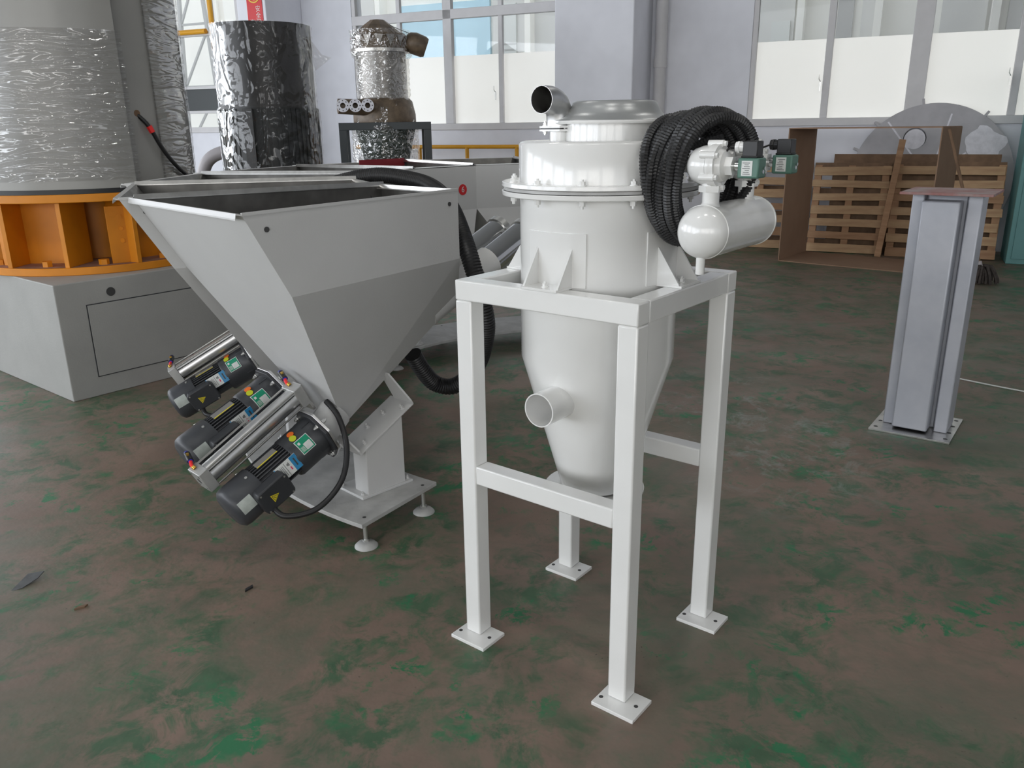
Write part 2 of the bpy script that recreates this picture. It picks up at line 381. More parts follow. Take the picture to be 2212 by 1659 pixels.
MB().lathe([(.09, .512), (.16, .512), (.16, .522), (.09, .522), (.09, .512)], 48).build('outlet_flange', 'white', dc, bevel=.002)
MB().lathe([(.20, 1.442), (.283, 1.442), (.284, 1.456), (.20, 1.456)], 72).build('body_flange', 'white', dc, bevel=.002)
MB().lathe([(.20, 1.4575), (.278, 1.4575), (.278, 1.4655), (.20, 1.4655)], 72).build('gasket', 'base_paint', dc)
MB().lathe([(.20, 1.467), (.284, 1.467), (.283, 1.480), (.20, 1.480)], 72).build('body_flange', 'white', dc, bevel=.002)
for k in range(12):
    a = R(30 * k - 8); p = (.258 * math.cos(a), .258 * math.sin(a))
    MB().bolt((*p, 1.480), (0, 0, 1), .0085, .009).build('flange_bolt', 'white', dc); MB().bolt((*p, 1.442), (0, 0, -1), .0085, .012).build('flange_nut', 'white', dc)
MB().lathe([(0, 1.588), (.215, 1.590), (.229, 1.587), (.234, 1.580), (.234, 1.468), (.2, 1.468)], 64).build('upper_body', 'white', dc, ang=50)
NC = (.03, .02)
MN = Matrix.Translation((NC[0], NC[1], 0))
MB().lathe([(.137, 1.586), (.137, 1.637)], 48, MN).build('neck', 'white', dc)
MB().lathe([(0, 1.634), (.167, 1.634), (.169, 1.638), (.167, 1.643), (0, 1.643)], 48, MN).build('top_plate', 'white', dc)
MB().lathe([(.168, 1.643), (.164, 1.646), (.146, 1.652), (.132, 1.663), (.123, 1.678), (.117, 1.690), (.108, 1.694), (0, 1.695)], 48, MN).build('dome_cap', 'cap_grey', dc, ang=60)
# elbow pipe
ex, ey = -.098, -.066
EP = crom([(ex, ey, 1.62), (ex, ey, 1.648), (ex, ey - .006, 1.673), (ex, ey - .022, 1.690), (ex, ey - .05, 1.6985), (ex, ey - .085, 1.6985)], 6)
el = MB().tube(EP, .037, 24, caps=False).build('elbow_pipe', 'aluminium', dc, ang=60)
MB().tube([EP[-1], EP[-6], EP[-12], EP[-18], EP[-24]], .0345, 24, caps=False).build('pipe_bore', 'shaded_steel', el)
MB().pipe((ex, ey - .084, 1.6985), (ex, ey - .0862, 1.6985), .037, .0353).build('pipe_rim', 'dull_steel', el)
MB().cyl((ex, ey, 1.586), (ex, ey, 1.618), .028).build('riser_pipe', 'white', dc)
fl2 = MB().prism([(-.055, -.022), (-.02, -.042), (.03, -.042), (.055, -.01), (.03, .035), (-.02, .035), (-.055, .012)], .005, Matrix.Translation((ex, ey, 1.624))).prism([(-.055, -.022), (-.02, -.042), (.03, -.042), (.055, -.01), (.03, .035), (-.02, .035), (-.055, .012)], .005, Matrix.Translation((ex, ey, 1.615))).build('pipe_flange', 'white', dc)
MB().prism([(-.052, -.02), (-.02, -.04), (.03, -.04), (.03, .033), (-.02, .033), (-.052, .01)], .0042, Matrix.Translation((ex, ey, 1.6199))).build('flange_seal', 'black', fl2)
MB().bolt((ex - .043, ey - .01, 1.629), (0, 0, 1), .006, .008).bolt((ex - .043, ey - .01, 1.615), (0, 0, -1), .006, .006).build('flange_bolt', 'zinc', fl2)
# inlet pipe on the cone
ip = MB().pipe((0, -.15, .86), (0, -.302, .86), .050, .0465, 40).build('inlet_pipe', 'white', dc)
MB().lathe([(.06, 0), (.053, .006), (.05, .012)], 32, frame((0, -.168, .86), (1, 0, 0), (0, 0, 1), (0, -1, 0))).build('weld_bead', 'white', ip)
MB().pipe((0, -.152, .86), (0, -.15, .86), .0465, .001, 24).build('pipe_bore', 'primer_red', ip)
# mounting brackets
for k in range(4):
    a = k * math.pi / 2 - math.pi / 2
    Mb = Matrix.Rotation(a, 4, 'Z')
    b = empty('mounting_bracket', parent=dc); put(b, Mb)
    MB().box((.253, 0, Hh + .0035), (.10, .118, .007)).build('bracket_foot', 'white', b, bevel=.001)
    for s in (-1, 1):
        MB().prism([(.218, 0), (.296, 0), (.225, .105), (.218, .105)], .006, frame((0, s * .056 - .003, Hh + .007), (1, 0, 0), (0, 0, 1), (0, 1, 0))).build('gusset', 'white', b)
    vs = []; fs = []
    for i in range(9):
        az = R(-24 + 6 * i)
        for z in (Hh + .002, Hh + .15):
            for rr in (RB - .001, RB + .0035): vs.append((rr * math.cos(az), rr * math.sin(az), z))
    for i in range(8):
        q = 4 * i; fs += [(q + 1, q + 5, q + 7, q + 3), (q + 2, q + 3, q + 7, q + 6), (q, q + 4, q + 5, q + 1)]
    fs += [(0, 1, 3, 2), (32, 34, 35, 33)]
    MB().add(vs, fs).build('pad_plate', 'white', b, bevel=.001)
    MB().bolt((.272, 0, Hh + .007), (0, 0, 1), .0075, .009).build('anchor_bolt', 'white', b)
# small weld spots
for p in ((.0, -.2, 1.585),): pass
# compressed-air tank
TX, TZ, TR = .42, 1.378, .0645
tk = empty('air_tank', parent=dc); put(tk, frame((TX, 0, TZ), (0, 0, 1), (1, 0, 0), (0, 1, 0)))
cap = [(TR, 0)] + [(TR * math.cos(R(a)), TR * .78 * math.sin(R(a))) for a in range(10, 91, 10)]
MB().lathe([(TR, -.19), (TR, .105)], 48).build('tank_shell', 'white', tk)
MB().lathe([(r, -.194 - z) for r, z in cap], 48).build('tank_end', 'white', tk)
MB().lathe([(r, .109 + z) for r, z in cap], 48).build('tank_end', 'white', tk)
for z in (-.192, .107): MB().lathe([(TR - .002, z - .004), (TR + .0016, z - .0015), (TR + .0016, z + .0015), (TR - .002, z + .004)], 48).build('weld_bead', 'white', tk)
MB().pipe((-.055, 0, -.20), (-.102, 0, -.20), .011, .008, 16).build('drain_pipe', 'white', tk)
# pulse valves
def pulse_valve(y):
    v = empty('pulse_valve', parent=dc); v.location = (TX, y, 0)
    MB().cyl((0, 0, TZ + .045), (0, 0, 1.475), .021).lathe([(.029, TZ + .054), (.024, TZ + .062), (.021, TZ + .068)], 24).build('nipple', 'white', v)
    MB().hexa((0, 0, 1.472), (0, 0, 1.487), .030).cyl((0, 0, 1.485), (0, 0, 1.53), .024).build('valve_socket', 'white', v)
    MB().lathe([(.0, -.062), (.024, -.058), (.040, -.042), (.047, -.02), (.048, .0)], 32, frame((-.0, 0, 1.534), (0, 1, 0), (0, 0, 1), (1, 0, 0))).build('valve_body', 'white', v, ang=60)
    dy_ = .065 if y < 0 else 0
    MB().cyl((-.25, dy_, 1.534), (-.03, 0, 1.534), .019).build('blow_pipe', 'white', v)
    MB().lathe([(.019, 0), (.026, 0), (.026, .012), (.019, .012)], 24, frame((-.205, dy_ * .95, 1.534), (0, 1, 0), (0, 0, 1), (1, 0, 0))).build('pipe_collar', 'white', v)
    MX = frame((.002, 0, 1.534), (0, 1, 0), (0, 0, 1), (1, 0, 0))
    MB().lathe([(0, 0), (.051, 0), (.052, .009), (.051, .011), (.051, .02), (.0, .02)], 40, MX).build('diaphragm_flange', 'white', v)
    MB().lathe([(.040, .02), (.036, .032), (.024, .036), (0, .036)], 40, MX).build('valve_cover', 'white', v)
    for k in range(6):
        a = R(60 * k + 30); yy, zz = .051 * math.cos(a), .051 * math.sin(a)
        MB().cyl((-.012, yy, 1.534 + zz), (.026, yy, 1.534 + zz), .0085, n=12).hexa((.026, yy, 1.534 + zz), (.033, yy, 1.534 + zz), .0065).build('cover_bolt', 'white', v)
    MB().hexa((.038, 0, 1.534), (.056, 0, 1.534), .024).build('hex_nut', 'white', v)
    MB().cyl((.056, 0, 1.534), (.074, 0, 1.534), .012).build('stem', 'chrome', v)
    co = MB().box((.098, 0, 1.530), (.052, .046, .046)).build('solenoid_coil', 'green_coil', v, bevel=.004)
    MB().box((.096, -.0235, 1.530), (.026, .0012, .034)).build('coil_label', 'label_white', co)
    mb = MB()
    for i in range(7): mb.box((.096 + jig(0, .002), -.0243, 1.517 + i * .0042), (.018 - (i % 3) * .004, .0006, .0013))
    mb.build('label_print', 'label_ink', co)
    MB().hexa((.124, .004, 1.53), (.129, .004, 1.53), .004).cyl((.124, .004, 1.522), (.1255, .004, 1.522), .005).build('coil_screw', 'chrome', co)
    cn = MB().box((.098, 0, 1.5735), (.036, .036, .035)).box((.098, 0, 1.5555), (.04, .04, .005)).build('connector', 'black', v, bevel=.002)
    MB().cyl((.08, 0, 1.577), (.068, 0, 1.577), .012).hexa((.068, 0, 1.577), (.064, 0, 1.577), .015).cyl((.064, 0, 1.577), (.058, 0, 1.577), .0125).build('cable_gland', 'white' if y < 0 else 'black', cn)
    MB().tube(crom([(.058, 0, 1.577), (.04, 0, 1.575), (.03, -.005, 1.555), (.045, -.01, 1.545)] if y < 0 else [(.058, 0, 1.577), (.045, .0, 1.573), (.02, -.03, 1.56)], 6), .0025, 6).build('lead_wire', 'black', cn)
    return v
pulse_valve(-.163); pulse_valve(.05)

# coiled corrugated hose hung over the blow pipes
hc = empty('corrugated_hose_coil', CC, math.atan2(-.6208, .784), 'thick coil of black corrugated hose hanging beside the white upper drum', 'hose')
NL = 14; HH = Vector((.40, .917, 0)); GG = Vector((.917, -.40, 0))
for i in range(NL):
    u = i / (NL - 1); st_ = (-.10 + .175 * u) + jig(0, .004); Rh = .132 + jig(0, .010); Rv = .140 + .012 * math.sin(3 * u) + jig(0, .008); oh = -.005 + jig(0, .012); tl = jig(0, .24); ph_ = random.uniform(0, 6)
    P = []
    for k in range(48):
        a = 2 * math.pi * k / 48; ca_, sa_ = math.cos(a), math.sin(a)
        g_ = st_ * (.75 + .25 * sa_) + tl * .08 * ca_ + .004 * math.sin(2 * a + ph_)
        if sa_ < 0: g_ += .03 * sa_
        q = Vector((.345, -.045, 1.505 + Rv * sa_ - (.02 * max(0, -sa_) ** 2))) + HH * (oh + Rh * ca_ + tl * .10 * sa_) + GG * g_
        P.append(q)
    P.append(P[0].copy())
    MB().ribbed(P, .0138 + jig(0, .001), .0078, 9, .17).build('hose_loop', 'rubber', hc, ang=20)
MB().tube(crom([(.35, -.02, 1.650), (.40, .05, 1.63), (.41, .055, 1.60), (.375, .0, 1.585)], 8), .003, 6).build('tie_strap', 'dull_steel', hc)
MB().ribbed(crom([(.40, -.07, 1.60), (.37, -.09, 1.59), (.34, -.12, 1.575)], 8), .011, .008, 9, .2).build('hose_end', 'rubber', hc)

# ------------------------------------------------------------------ ring of screw feeders
O = Vector((.505, 4.61, 0)); A0 = 225.63; STEP = 22.7; RC = 1.9
def rp(r, o, z): return (r - RC, o, z)
def motor(parent, flange, slope, mm='motor'):
    c, s = math.cos(R(slope)), math.sin(R(slope))
    e = empty('gear_motor', parent=parent); put(e, frame(flange, (c, 0, -s), (0, 1, 0), (s, 0, c)))
    MX = frame((0, 0, 0), (0, 1, 0), (0, 0, 1), (1, 0, 0))
    MB().lathe([(0, 0), (.088, 0), (.088, .05), (.0865, .052), (.0865, .15), (.082, .158), (0, .158)], 40, MX).build('gear_head', 'motor', e, ang=40)
    # cast mounting flange with lugs
    pl = []
    for k in range(8):
        a = R(45 * k + 22.5); pl.append((.118 * math.cos(a), .118 * math.sin(a)))
    MB().prism(pl, .012, MX, .0).build('motor_flange', 'motor', e, bevel=.002)
    MB().prism([(x * 1.03, y * 1.03) for x, y in pl], .012, MX, -.013).build('adapter_plate', 'aluminium', e, bevel=.002)
    for k in range(4):
        a = R(90 * k + 45); p = Vector((.012, .101 * math.cos(a), .101 * math.sin(a)))
        MB().bolt(p, (1, 0, 0), .008, .010).bolt(p - Vector((.026, 0, 0)), (-1, 0, 0), .008, .012).build('flange_bolt', 'zinc', e)
        MB().box((.034, .086 * math.cos(a + .5), .086 * math.sin(a + .5)), (.04, .006, .006)).build('rib', 'motor', e)
    st = MB().lathe([(0, .155), (.071, .155), (.071, .318), (0, .318)], 36, MX).build('stator', 'motor', e)
    for k in range(-3, 20):
        a = R(8 + 9.2 * k)
        if 1.2 < k * 9.2 / 57 + .14 - 3.3 : continue
        if -14 < 8 + 9.2 * k < 30: continue
        MB().box((.237, .0765, 0), (.158, .013, .0045), Matrix.Rotation(a, 4, 'X')).build('fin', 'motor', st)
    MB().lathe([(.0, .312), (.086, .312), (.089, .316), (.089, .425), (.085, .443), (.07, .455), (.0, .458)], 40, MX).build('fan_cover', 'motor_light', e, ang=50)
    for az in (8, 70, 130, 250): MB().cyl((.34, .088 * math.cos(R(az)), .088 * math.sin(R(az))), (.34, .092 * math.cos(R(az)), .092 * math.sin(R(az))), .006, n=10).build('cover_screw', 'zinc', e)
    MT = Matrix.Rotation(R(-4), 4, 'X')
    tb = MB().prism([(-.066, -.05), (.066, -.05), (.074, -.024), (.074, .042), (.062, .056), (-.062, .056), (-.072, .036), (-.072, -.036)], .05, MT @ frame((.300, .064, -.004), (1, 0, 0), (0, 0, 1), (0, 1, 0))).build('terminal_box', 'motor', e, bevel=.006)
    for sx in (-1, 1):
        for sz in (-1, 1):
            p = MT @ Vector((.300 + sx * .058, .1135, -.003 + sz * .042)); q = MT @ Vector((.300 + sx * .058, .1165, -.003 + sz * .042)); MB().cyl(p, q, .004, n=10).build('box_screw', 'zinc', tb)
    # warning triangle
    MTf = MT @ frame((.315, .1138, -.004), (-.8, 0, .6), (.6, 0, .8), (0, 1, 0))
    MB().prism([(-.019, -.012), (.019, -.012), (0, .021)], .0012, MTf).build('warning_sticker', 'label_yellow', tb)
    MB().prism([(-.0135, -.009), (.0135, -.009), (0, .0145)], .0008, MTf, .0012).build('sticker_border', 'label_ink', tb)
    MB().prism([(-.0105, -.0072), (.0105, -.0072), (0, .011)], .0008, MTf, .002).build('sticker_field', 'label_yellow', tb)
    MB().prism([(-.001, .007), (.003, .001), (.0005, .001), (.002, -.006), (-.003, .0), (-.0005, .0)], .0006, MTf, .0028).build('bolt_symbol', 'label_ink', tb)
    # blue and white rating plate standing over the fins
    MP = Matrix.Rotation(R(16), 4, 'X')
    rpn = MB().box((.20, .0825, .0), (.105, .004, .062), MP).build('rating_plate', 'label_white', e)
    MB().box((.163, .085, 0), (.030, .001, .062), MP).build('plate_band', 'label_blue', rpn); MB().box((.2505, .085, 0), (.004, .001, .062), MP).build('plate_edge', 'label_blue', rpn)
    mb = MB(); mb.box((.207, .085, 0), (.0012, .001, .056), MP)
    for i in range(3): mb.box((.190 + i * .004, .085, .012), (.0022, .001, .014 - 3 * .001 * i), MP)
    for i in range(5): mb.box((.216 + i * .006, .085, jig(0, .003)), (.0012, .001, .042), MP)
    mb.box((.163, .0858, .002), (.006, .0006, .034), MP); mb.build('plate_print', 'label_ink', rpn)
    MB().box((.1895, .0853, -.008), (.0045, .001, .014), MP).build('plate_mark', 'label_red', rpn)
    # green inspection label
    rg = .0875
    g = MB().patch(rg + .0012, .058, .122, R(14), R(56), 8).build('green_label', 'label_white', e)
    MB().patch(rg + .0018, .061, .119, R(16), R(54), 8).build('label_field', 'label_green', g)
    MB().patch(rg + .0024, .066, .098, R(19), R(38), 6).build('label_window', 'label_white', g)
    mb = MB()
    for i in range(4): mb.patch(rg + .0024, .101 + i * .0042, .1028 + i * .0042, R(20), R(34), 3)
    mb.patch(rg + .0024, .104, .114, R(41), R(48), 3); mb.build('label_print', 'label_white', g)
    for (x, az, m_, nm) in ((.108, 68, 'dot_yellow', 'round_sticker'), (.100, 84, 'dot_orange', 'round_sticker')):
        a = R(az); Md = Matrix.Rotation(a, 4, 'X') @ frame((x, rg - .001, 0), (1, 0, 0), (0, 0, 1), (0, 1, 0))
        MB().lathe([(0, .0032), (.0145, .0028), (.0145, 0)], 20, Md).build(nm, m_, e)
    a = R(80); fs_ = MB().box((.235, .0845, 0), (.10, .003, .032), Matrix.Rotation(a, 4, 'X')).build('fin_sticker', 'silver_body', e)
    MB().box((.235, .0862, -.0145), (.10, .001, .004), Matrix.Rotation(a, 4, 'X')).build('sticker_edge', 'label_yellow', fs_)
    MB().patch(.0902, .375, .435, R(0), R(34), 6).build('paper_label', 'label_grey', e)
    return e
def air_cylinder(parent, p, q):
    p, q = Vector(p), Vector(q); d = (q - p).normalized(); x = Vector((0, 1, 0)); y = d.cross(x).normalized(); x = y.cross(d)
    e = empty('air_cylinder', parent=parent); put(e, frame(p, x, y, d)); l = (q - p).length; h = .046
    MB().lathe([(.0405, .03), (.0405, l - .03)], 40).build('barrel', 'aluminium', e)
    for a_ in (35, 145, 215, 325):
        MB().box((.0405 * math.cos(R(a_)), .0405 * math.sin(R(a_)), l / 2), (.0035, .0035, l - .06), Matrix.Identity(4)).build('sensor_slot', 'label_ink', e)
    for sx, sy in ((1, 1), (1, -1), (-1, 1), (-1, -1)):
        MB().cyl((sx * .0395, sy * .0395, .02), (sx * .0395, sy * .0395, l - .02), .0042, n=10).build('tie_rod', 'steel', e)
    for z in (.015, l - .015): 
        b = MB().box((0, 0, z), (2 * h, 2 * h, .042)).build('end_block', 'al_block', e, bevel=.003)
    mb = MB()
    for sx, sy in ((1, 1), (1, -1), (-1, 1), (-1, -1)): mb.cyl((sx * .03, sy * .03, -.0066), (sx * .03, sy * .03, -.0056), .005, n=10)
    mb.cyl((0, 0, -.0066), (0, 0, -.0056), .013); mb.build('end_screws', 'label_ink', e)
    for z, s in ((.012, -1), (l - .012, -1)):
        f = MB().cyl((-.01, s * h, z), (-.02, s * (h + .008), z), .008, n=12).build('port_fitting', 'brass', e)
        P = crom([(-.02, s * (h + .002), z), (-.035, s * (h + .006), z + .002), (-.055, s * (h + .012), z + .012)], 5)
        MB().tube(P, .007, 10).build('red_tube', 'red_tube', f)
        v = MB().cyl((-.055, s * (h + .012), z + .012), (-.098, s * (h + .022), z + .026), .0125, n=14).build('speed_valve', 'black', e)
        MB().cyl((-.052, s * (h + .0115), z + .011), (-.059, s * (h + .013), z + .013), .0095, n=14).cyl((-.095, s * (h + .0215), z + .025), (-.104, s * (h + .0235), z + .028), .0095, n=14).build('release_ring', 'blue_ring', v)
        MB().cyl((-.076, s * (h + .02), z + .02), (-.076, s * (h + .034), z + .024), .006, n=12).build('knob', 'brass', v)
    return e
def feeder(label, second=True, tubes=False, drive=True):
    f = empty('screw_feeder', label=label, cat='feeder', group='ring of screw feeders')
    zt, zb = 1.38, 1.09; ta = math.tan(R(STEP / 2))
    def hw(r): return r * ta
    rb = 2.233
    T_ = [rp(2.40, .48, zt), rp(2.348, -.470, zt), rp(1.30, -hw(1.30), zt), rp(1.30, hw(1.30), zt)]
    B_ = [rp(rb, hw(rb), zb), rp(2.184, -hw(2.184), zb), rp(1.30, -hw(1.30), zb), rp(1.30, hw(1.30), zb)]
    C_ = [rp(1.844, .105, .44), rp(1.832, -.105, .44), rp(1.20, -.13, .885), rp(1.20, .13, .885)]
    vs = T_ + B_ + C_; fs = []
    for i in range(4):
        j = (i + 1) % 4; fs += [(i, j, 4 + j, 4 + i), (4 + i, 4 + j, 8 + j, 8 + i)]
    fs.append((8, 9, 10, 11))
    sh = MB().add(vs, fs).build('hopper_shell', 'feeder_paint', f, smooth=False, mats=['feeder_paint', 'shaded_steel'], recalc=False)
    md = sh.modifiers.new('solid', 'SOLIDIFY'); md.thickness = .004; md.offset = -1; md.material_offset = 1; md.material_offset_rim = 1
    # rim lips
    def lip(p, q, out, w=.018, rise=.004, m='steel', nm='rim_lip', th=.005):
        p, q = Vector(p), Vector(q); out = Vector(out).normalized(); dn = Vector((0, 0, 1))
        o1 = out * w + dn * rise; o2 = o1 + out * .004 - dn * .016
        pts = [Vector((0, 0, 0)), o1, o2]; mb = MB(); vs = []; fs = []
        for e_ in (p, q):
            for pt in pts: vs += [e_ + pt, e_ + pt - dn * th]
        fs += [(0, 2, 8, 6), (2, 4, 10, 8), (1, 7, 9, 3), (3, 9, 11, 5), (4, 5, 11, 10), (0, 6, 7, 1), (0, 1, 3, 2), (2, 3, 5, 4), (6, 8, 9, 7), (8, 10, 11, 9)]
        return mb.add(vs, fs).build(nm, m, f, smooth=False)
    lip(T_[0], T_[1], (1, 0, 0), m='feeder_paint'); 
    lip(T_[1], T_[2], (.2, 1, 0), w=.022, rise=.016); lip(T_[2], T_[3], (1, 0, 0), w=.025, rise=.004)
    MB().bar(T_[3], T_[0], .006, .01).build('rim_edge', 'feeder_paint', f, smooth=False)
    for r_ in (2.31, 1.36):
        MB().cyl(rp(r_, hw(r_) + .001, 1.325), rp(r_, hw(r_) + .0028, 1.325), .009, n=16).build('plug_hole', 'label_ink', f)
    # screw tubes
    sl = math.tan(R(29.8)); 
    def axz(r): return .455 + (1.975 - r) * sl
    if second: MB().cyl(rp(1.985, .13, axz(1.985) - .01), rp(1.885, .105, axz(1.885)), .07, n=28).build('trough_end', 'feeder_paint', f)
    for s_ in ((-1, 1) if tubes else ()):
        o_ = .085 * s_
        def tz(r): return 1.03 + .45 * (.93 - r)
        MB().cyl(rp(1.36, o_, tz(1.36)), rp(1.00, o_, tz(1.00)), .068, n=28).build('screw_tube', 'feeder_paint', f)
        MB().cyl(rp(1.05, o_, tz(1.05)), rp(.955, o_, tz(.955)), .074, n=28).build('tube_collar', 'white', f)
        t = MB().cyl(rp(.97, o_, tz(.97)), rp(.70, o_, tz(.70)), .066, n=32).build('outlet_tube', 'chrome', f)
        MB().cyl(rp(.725, o_, tz(.725)), rp(.695, o_, tz(.695)), .074, n=16).build('clamp_ring', 'zinc', t)
    # drives
    if drive:
        if second:
            motor(f, rp(1.99, .13, .448), 26); motor(f, rp(1.985, -.19, .56), 24)
            MB().cyl(rp(1.97, -.19, .565), rp(1.84, -.12, .62), .05, n=20).build('bearing_seat', 'feeder_paint', f)
            cy0, cy1 = rp(2.455, .045, .372), rp(2.005, .045, .610)
        else:
            motor(f, rp(1.905, -.36, .455), 26)
            cy0, cy1 = rp(2.30, -.40, .405), rp(1.85, -.40, .645)
        air_cylinder(f, cy0, cy1)
        cb_ = Vector(cy1) + Vector((-.03, 0, -.03))
        MB().prism([(-.03, -.05), (.03, -.05), (.03, .08), (-.03, .08)], .012, frame(cb_, (0, 1, 0), (.45, 0, .89), (.89, 0, -.45))).build('cylinder_bracket', 'steel', f)
    # corrugated motor cable
    CP = [rp(2.27, .215, .255), rp(2.25, .28, .225), rp(2.14, .33, .235), rp(2.02, .325, .31), rp(1.955, .28, .42), rp(1.93, .20, .52), rp(1.93, .12, .57)]
    if not second: CP = [(x - .085, y - .49, z + .005) for x, y, z in CP]
    if drive: MB().ribbed(crom(CP, 10), .0125, .007, 9, .12).build('motor_cable', 'rubber', f, ang=80)
    # saddle bracket and pedestal
    ps = R(28); ax = Vector((-math.cos(ps), 0, math.sin(ps))); nz = Vector((math.sin(ps), 0, math.cos(ps)))
    o0 = Vector(rp(1.845, .155, .335)); Ms = frame(o0, ax, Vector((0, 1, 0)), nz)
    MB().box((.16, -.016, 0), (.33, .158, .008), Ms).build('saddle_plate', 'feeder_paint', f, smooth=False, bevel=.002)
    MB().prism([(-.0625, 0), (.0625, 0), (.0625, .02), (-.02, .13), (-.0625, .13)], .008, Ms @ frame((-.005, 0, 0), (0, 1, 0), (0, 0, 1), (1, 0, 0))).build('saddle_wing', 'feeder_paint', f, smooth=False)
    MB().prism([(-.0625, 0), (.0625, 0), (.0625, .02), (.0, .16), (-.0625, .16)], .008, Ms @ frame((.318, 0, 0), (0, 1, 0), (0, 0, 1), (1, 0, 0))).build('saddle_wing', 'feeder_paint', f, smooth=False)
    for a_, b_ in ((.05, .035), (.13, -.04), (.22, -.03), (.28, .035)): MB().bolt(Ms @ Vector((a_, b_, .004)), nz, .008, .014).build('saddle_bolt', 'feeder_paint', f)
    MB().prism([(-.10, .13), (.10, .13), (.10, .341), (-.10, .447)], .095, frame(rp(1.72, .2125, 0), (1, 0, 0), (0, 0, 1), (0, -1, 0))).build('pedestal', 'feeder_paint', f, smooth=False, bevel=.004)
    MB().box(rp(1.72, .125, .136), (.27, .19, .012)).build('pedestal_plate', 'feeder_paint', f, smooth=False, bevel=.002)
    for a_, b_ in ((1.84, .20), (1.60, .20), (1.84, .05), (1.60, .05)): MB().bolt(rp(a_, b_, .142), (0, 0, 1), .008, .010).build('plate_bolt', 'feeder_paint', f)
    # ring base segment, levelling feet
    ri, ro = 1.55, 2.03; poly = []; hs = R(STEP / 2 - .05)
    for i in range(13):
        a = -hs + 2 * hs * i / 12; poly.append((ro * math.cos(a) - RC, ro * math.sin(a)))
    for i in range(13):
        a = hs - 2 * hs * i / 12; poly.append((ri * math.cos(a) - RC, ri * math.sin(a)))
    MB().prism(poly, .018, None, .112).build('base_plate', 'base_paint', f, smooth=False, bevel=.002)
    for r_, a_ in ((1.975, 10.2), (1.61, 10.2)):
        x, y = r_ * math.cos(R(a_)) - RC, r_ * math.sin(R(a_))
        ft = MB().lathe([(0, 0), (.048, 0), (.048, .004), (.036, .016), (.018, .024), (0, .024)], 32, Matrix.Translation((x, y, 0)), ).build('levelling_foot', 'base_paint', f, ang=50)
        MB().cyl((x, y, .02), (x, y, .12), .009, n=14).hexa((x, y, .022), (x, y, .033), .016).build('stud', 'zinc', ft)
        MB().cyl((x, y, .1301), (x, y, .1306), .008, n=14).build('stud_hole', 'label_ink', f)
    return f
FL = ['grey wedge hopper feeder nearest the viewer, beside the white dust collector stand',
      'grey wedge hopper feeder directly behind the nearest feeder, its single motor by the grey box',
      'third grey hopper feeder counted away from the viewer, beside the wrapped tank',
      'fourth grey hopper feeder counted away from the viewer, before the dark wrapped drum',
      'fifth grey hopper feeder of the ring, bearing the round red number sticker',
      'sixth grey hopper feeder of the ring, seen just left of the white collector',
      'seventh grey hopper feeder, mostly hidden behind the white dust collector']
fa = feeder(FL[0], tubes=True); fb = feeder(FL[1], second=False); fc = feeder(FL[2], drive=False)
feeders = [fa, fb, fc]
for k in range(3, 7):
    c = copy_tree(fc); c['label'] = FL[k]; feeders.append(c)
for k, f in enumerate(feeders):
    a = R(A0 - STEP * k); f.location = O + Vector((RC * math.cos(a), RC * math.sin(a), 0)); f.rotation_euler = (0, 0, a)
# number sticker
Mst = frame(rp(1.2985, -.135, 1.225), (0, 1, 0), (0, 0, 1), (-1, 0, 0)) @ Matrix.Identity(4)
Mst = frame(rp(1.2985, -.135, 1.225), (0, -1, 0), (0, 0, 1), (-1, 0, 0))
st = MB().lathe([(0, .002), (.036, .002), (.036, 0)], 28, Mst).build('number_sticker', 'red', feeders[4])
text('number', '6', .055, 'label_white', st, Mst @ Matrix.Translation((0, 0, .0028)))
rpz = MB().box(rp(2.33, -.24, 1.365), (.006, .42, .075)).build('red_plate', 'red_dark', feeders[4])

# black hose looped through the ring
def h_at(pts): return crom([Vector(p) for p in pts], 10)
HP = [(-1.024, 4.5, 1.311), (-0.88, 4.42, 1.363), (-0.684, 4.35, 1.395), (-0.493, 4.25, 1.377), (-0.365, 4.1, 1.341), (-0.271, 3.85, 1.27), (-0.203, 3.64, 1.147), (-0.158, 3.56, 1.016), (-0.121, 3.55, 0.872), (-0.115, 3.6, 0.733), (-0.165, 3.7, 0.55), (-0.271, 3.75, 0.439), (-0.371, 3.75, 0.45), (-0.429, 3.7, 0.543), (-0.46, 3.66, 0.622)]
hz = MB().ribbed(h_at(HP), .041, .013, 18, .09).build('flexible_hose', 'rubber', ang=20)
tag(hz, 'fat black ribbed hose arching over the hopper rims and down between the feeders', 'hose')

# ------------------------------------------------------------------ wrapped silo on the left
silo = empty('silo_machine', (-2.93, 5.90, 0), math.atan2(.77, .63), 'big grey silo wrapped in film on an orange ring and grey box base', 'silo')
BX, BZ = 1.70, .744
bc = Vector((-2.771, 4.881, 0)); e1 = Vector((.63, .776, 0)).normalized(); e2 = Vector((-.776, .63, 0))
RCX, RCY = Vector((-3.0, 6.0, 0)), 0
silo.location = RCX; silo.rotation_euler = (0, 0, math.atan2(e1.y, e1.x))
h = BX / 2; bo = bc + e1 * h + e2 * h - RCX; BO = Vector((bo.dot(e1), bo.dot(e2), 0)); TBO = Matrix.Translation(BO)
bx = MB().box((0, 0, BZ / 2), (BX, BX, BZ), TBO).build('base_box', 'box_grey', silo, smooth=False, bevel=.006)
MB().box((-h + .70, -h - .003, .36), (1.04, .008, .46), TBO).build('access_panel', 'box_grey', bx, smooth=False, bevel=.001)
MB().box((-h + .70, -h - .001, .36), (1.052, .004, .472), TBO).build('panel_seam', 'motor', bx, smooth=False)
MB().cyl(BO + Vector((-h + .34, -h - .004, .655)), BO + Vector((-h + .34, -h + .01, .655)), .028, n=24).build('lifting_hole', 'label_ink', bx)
RR = .79
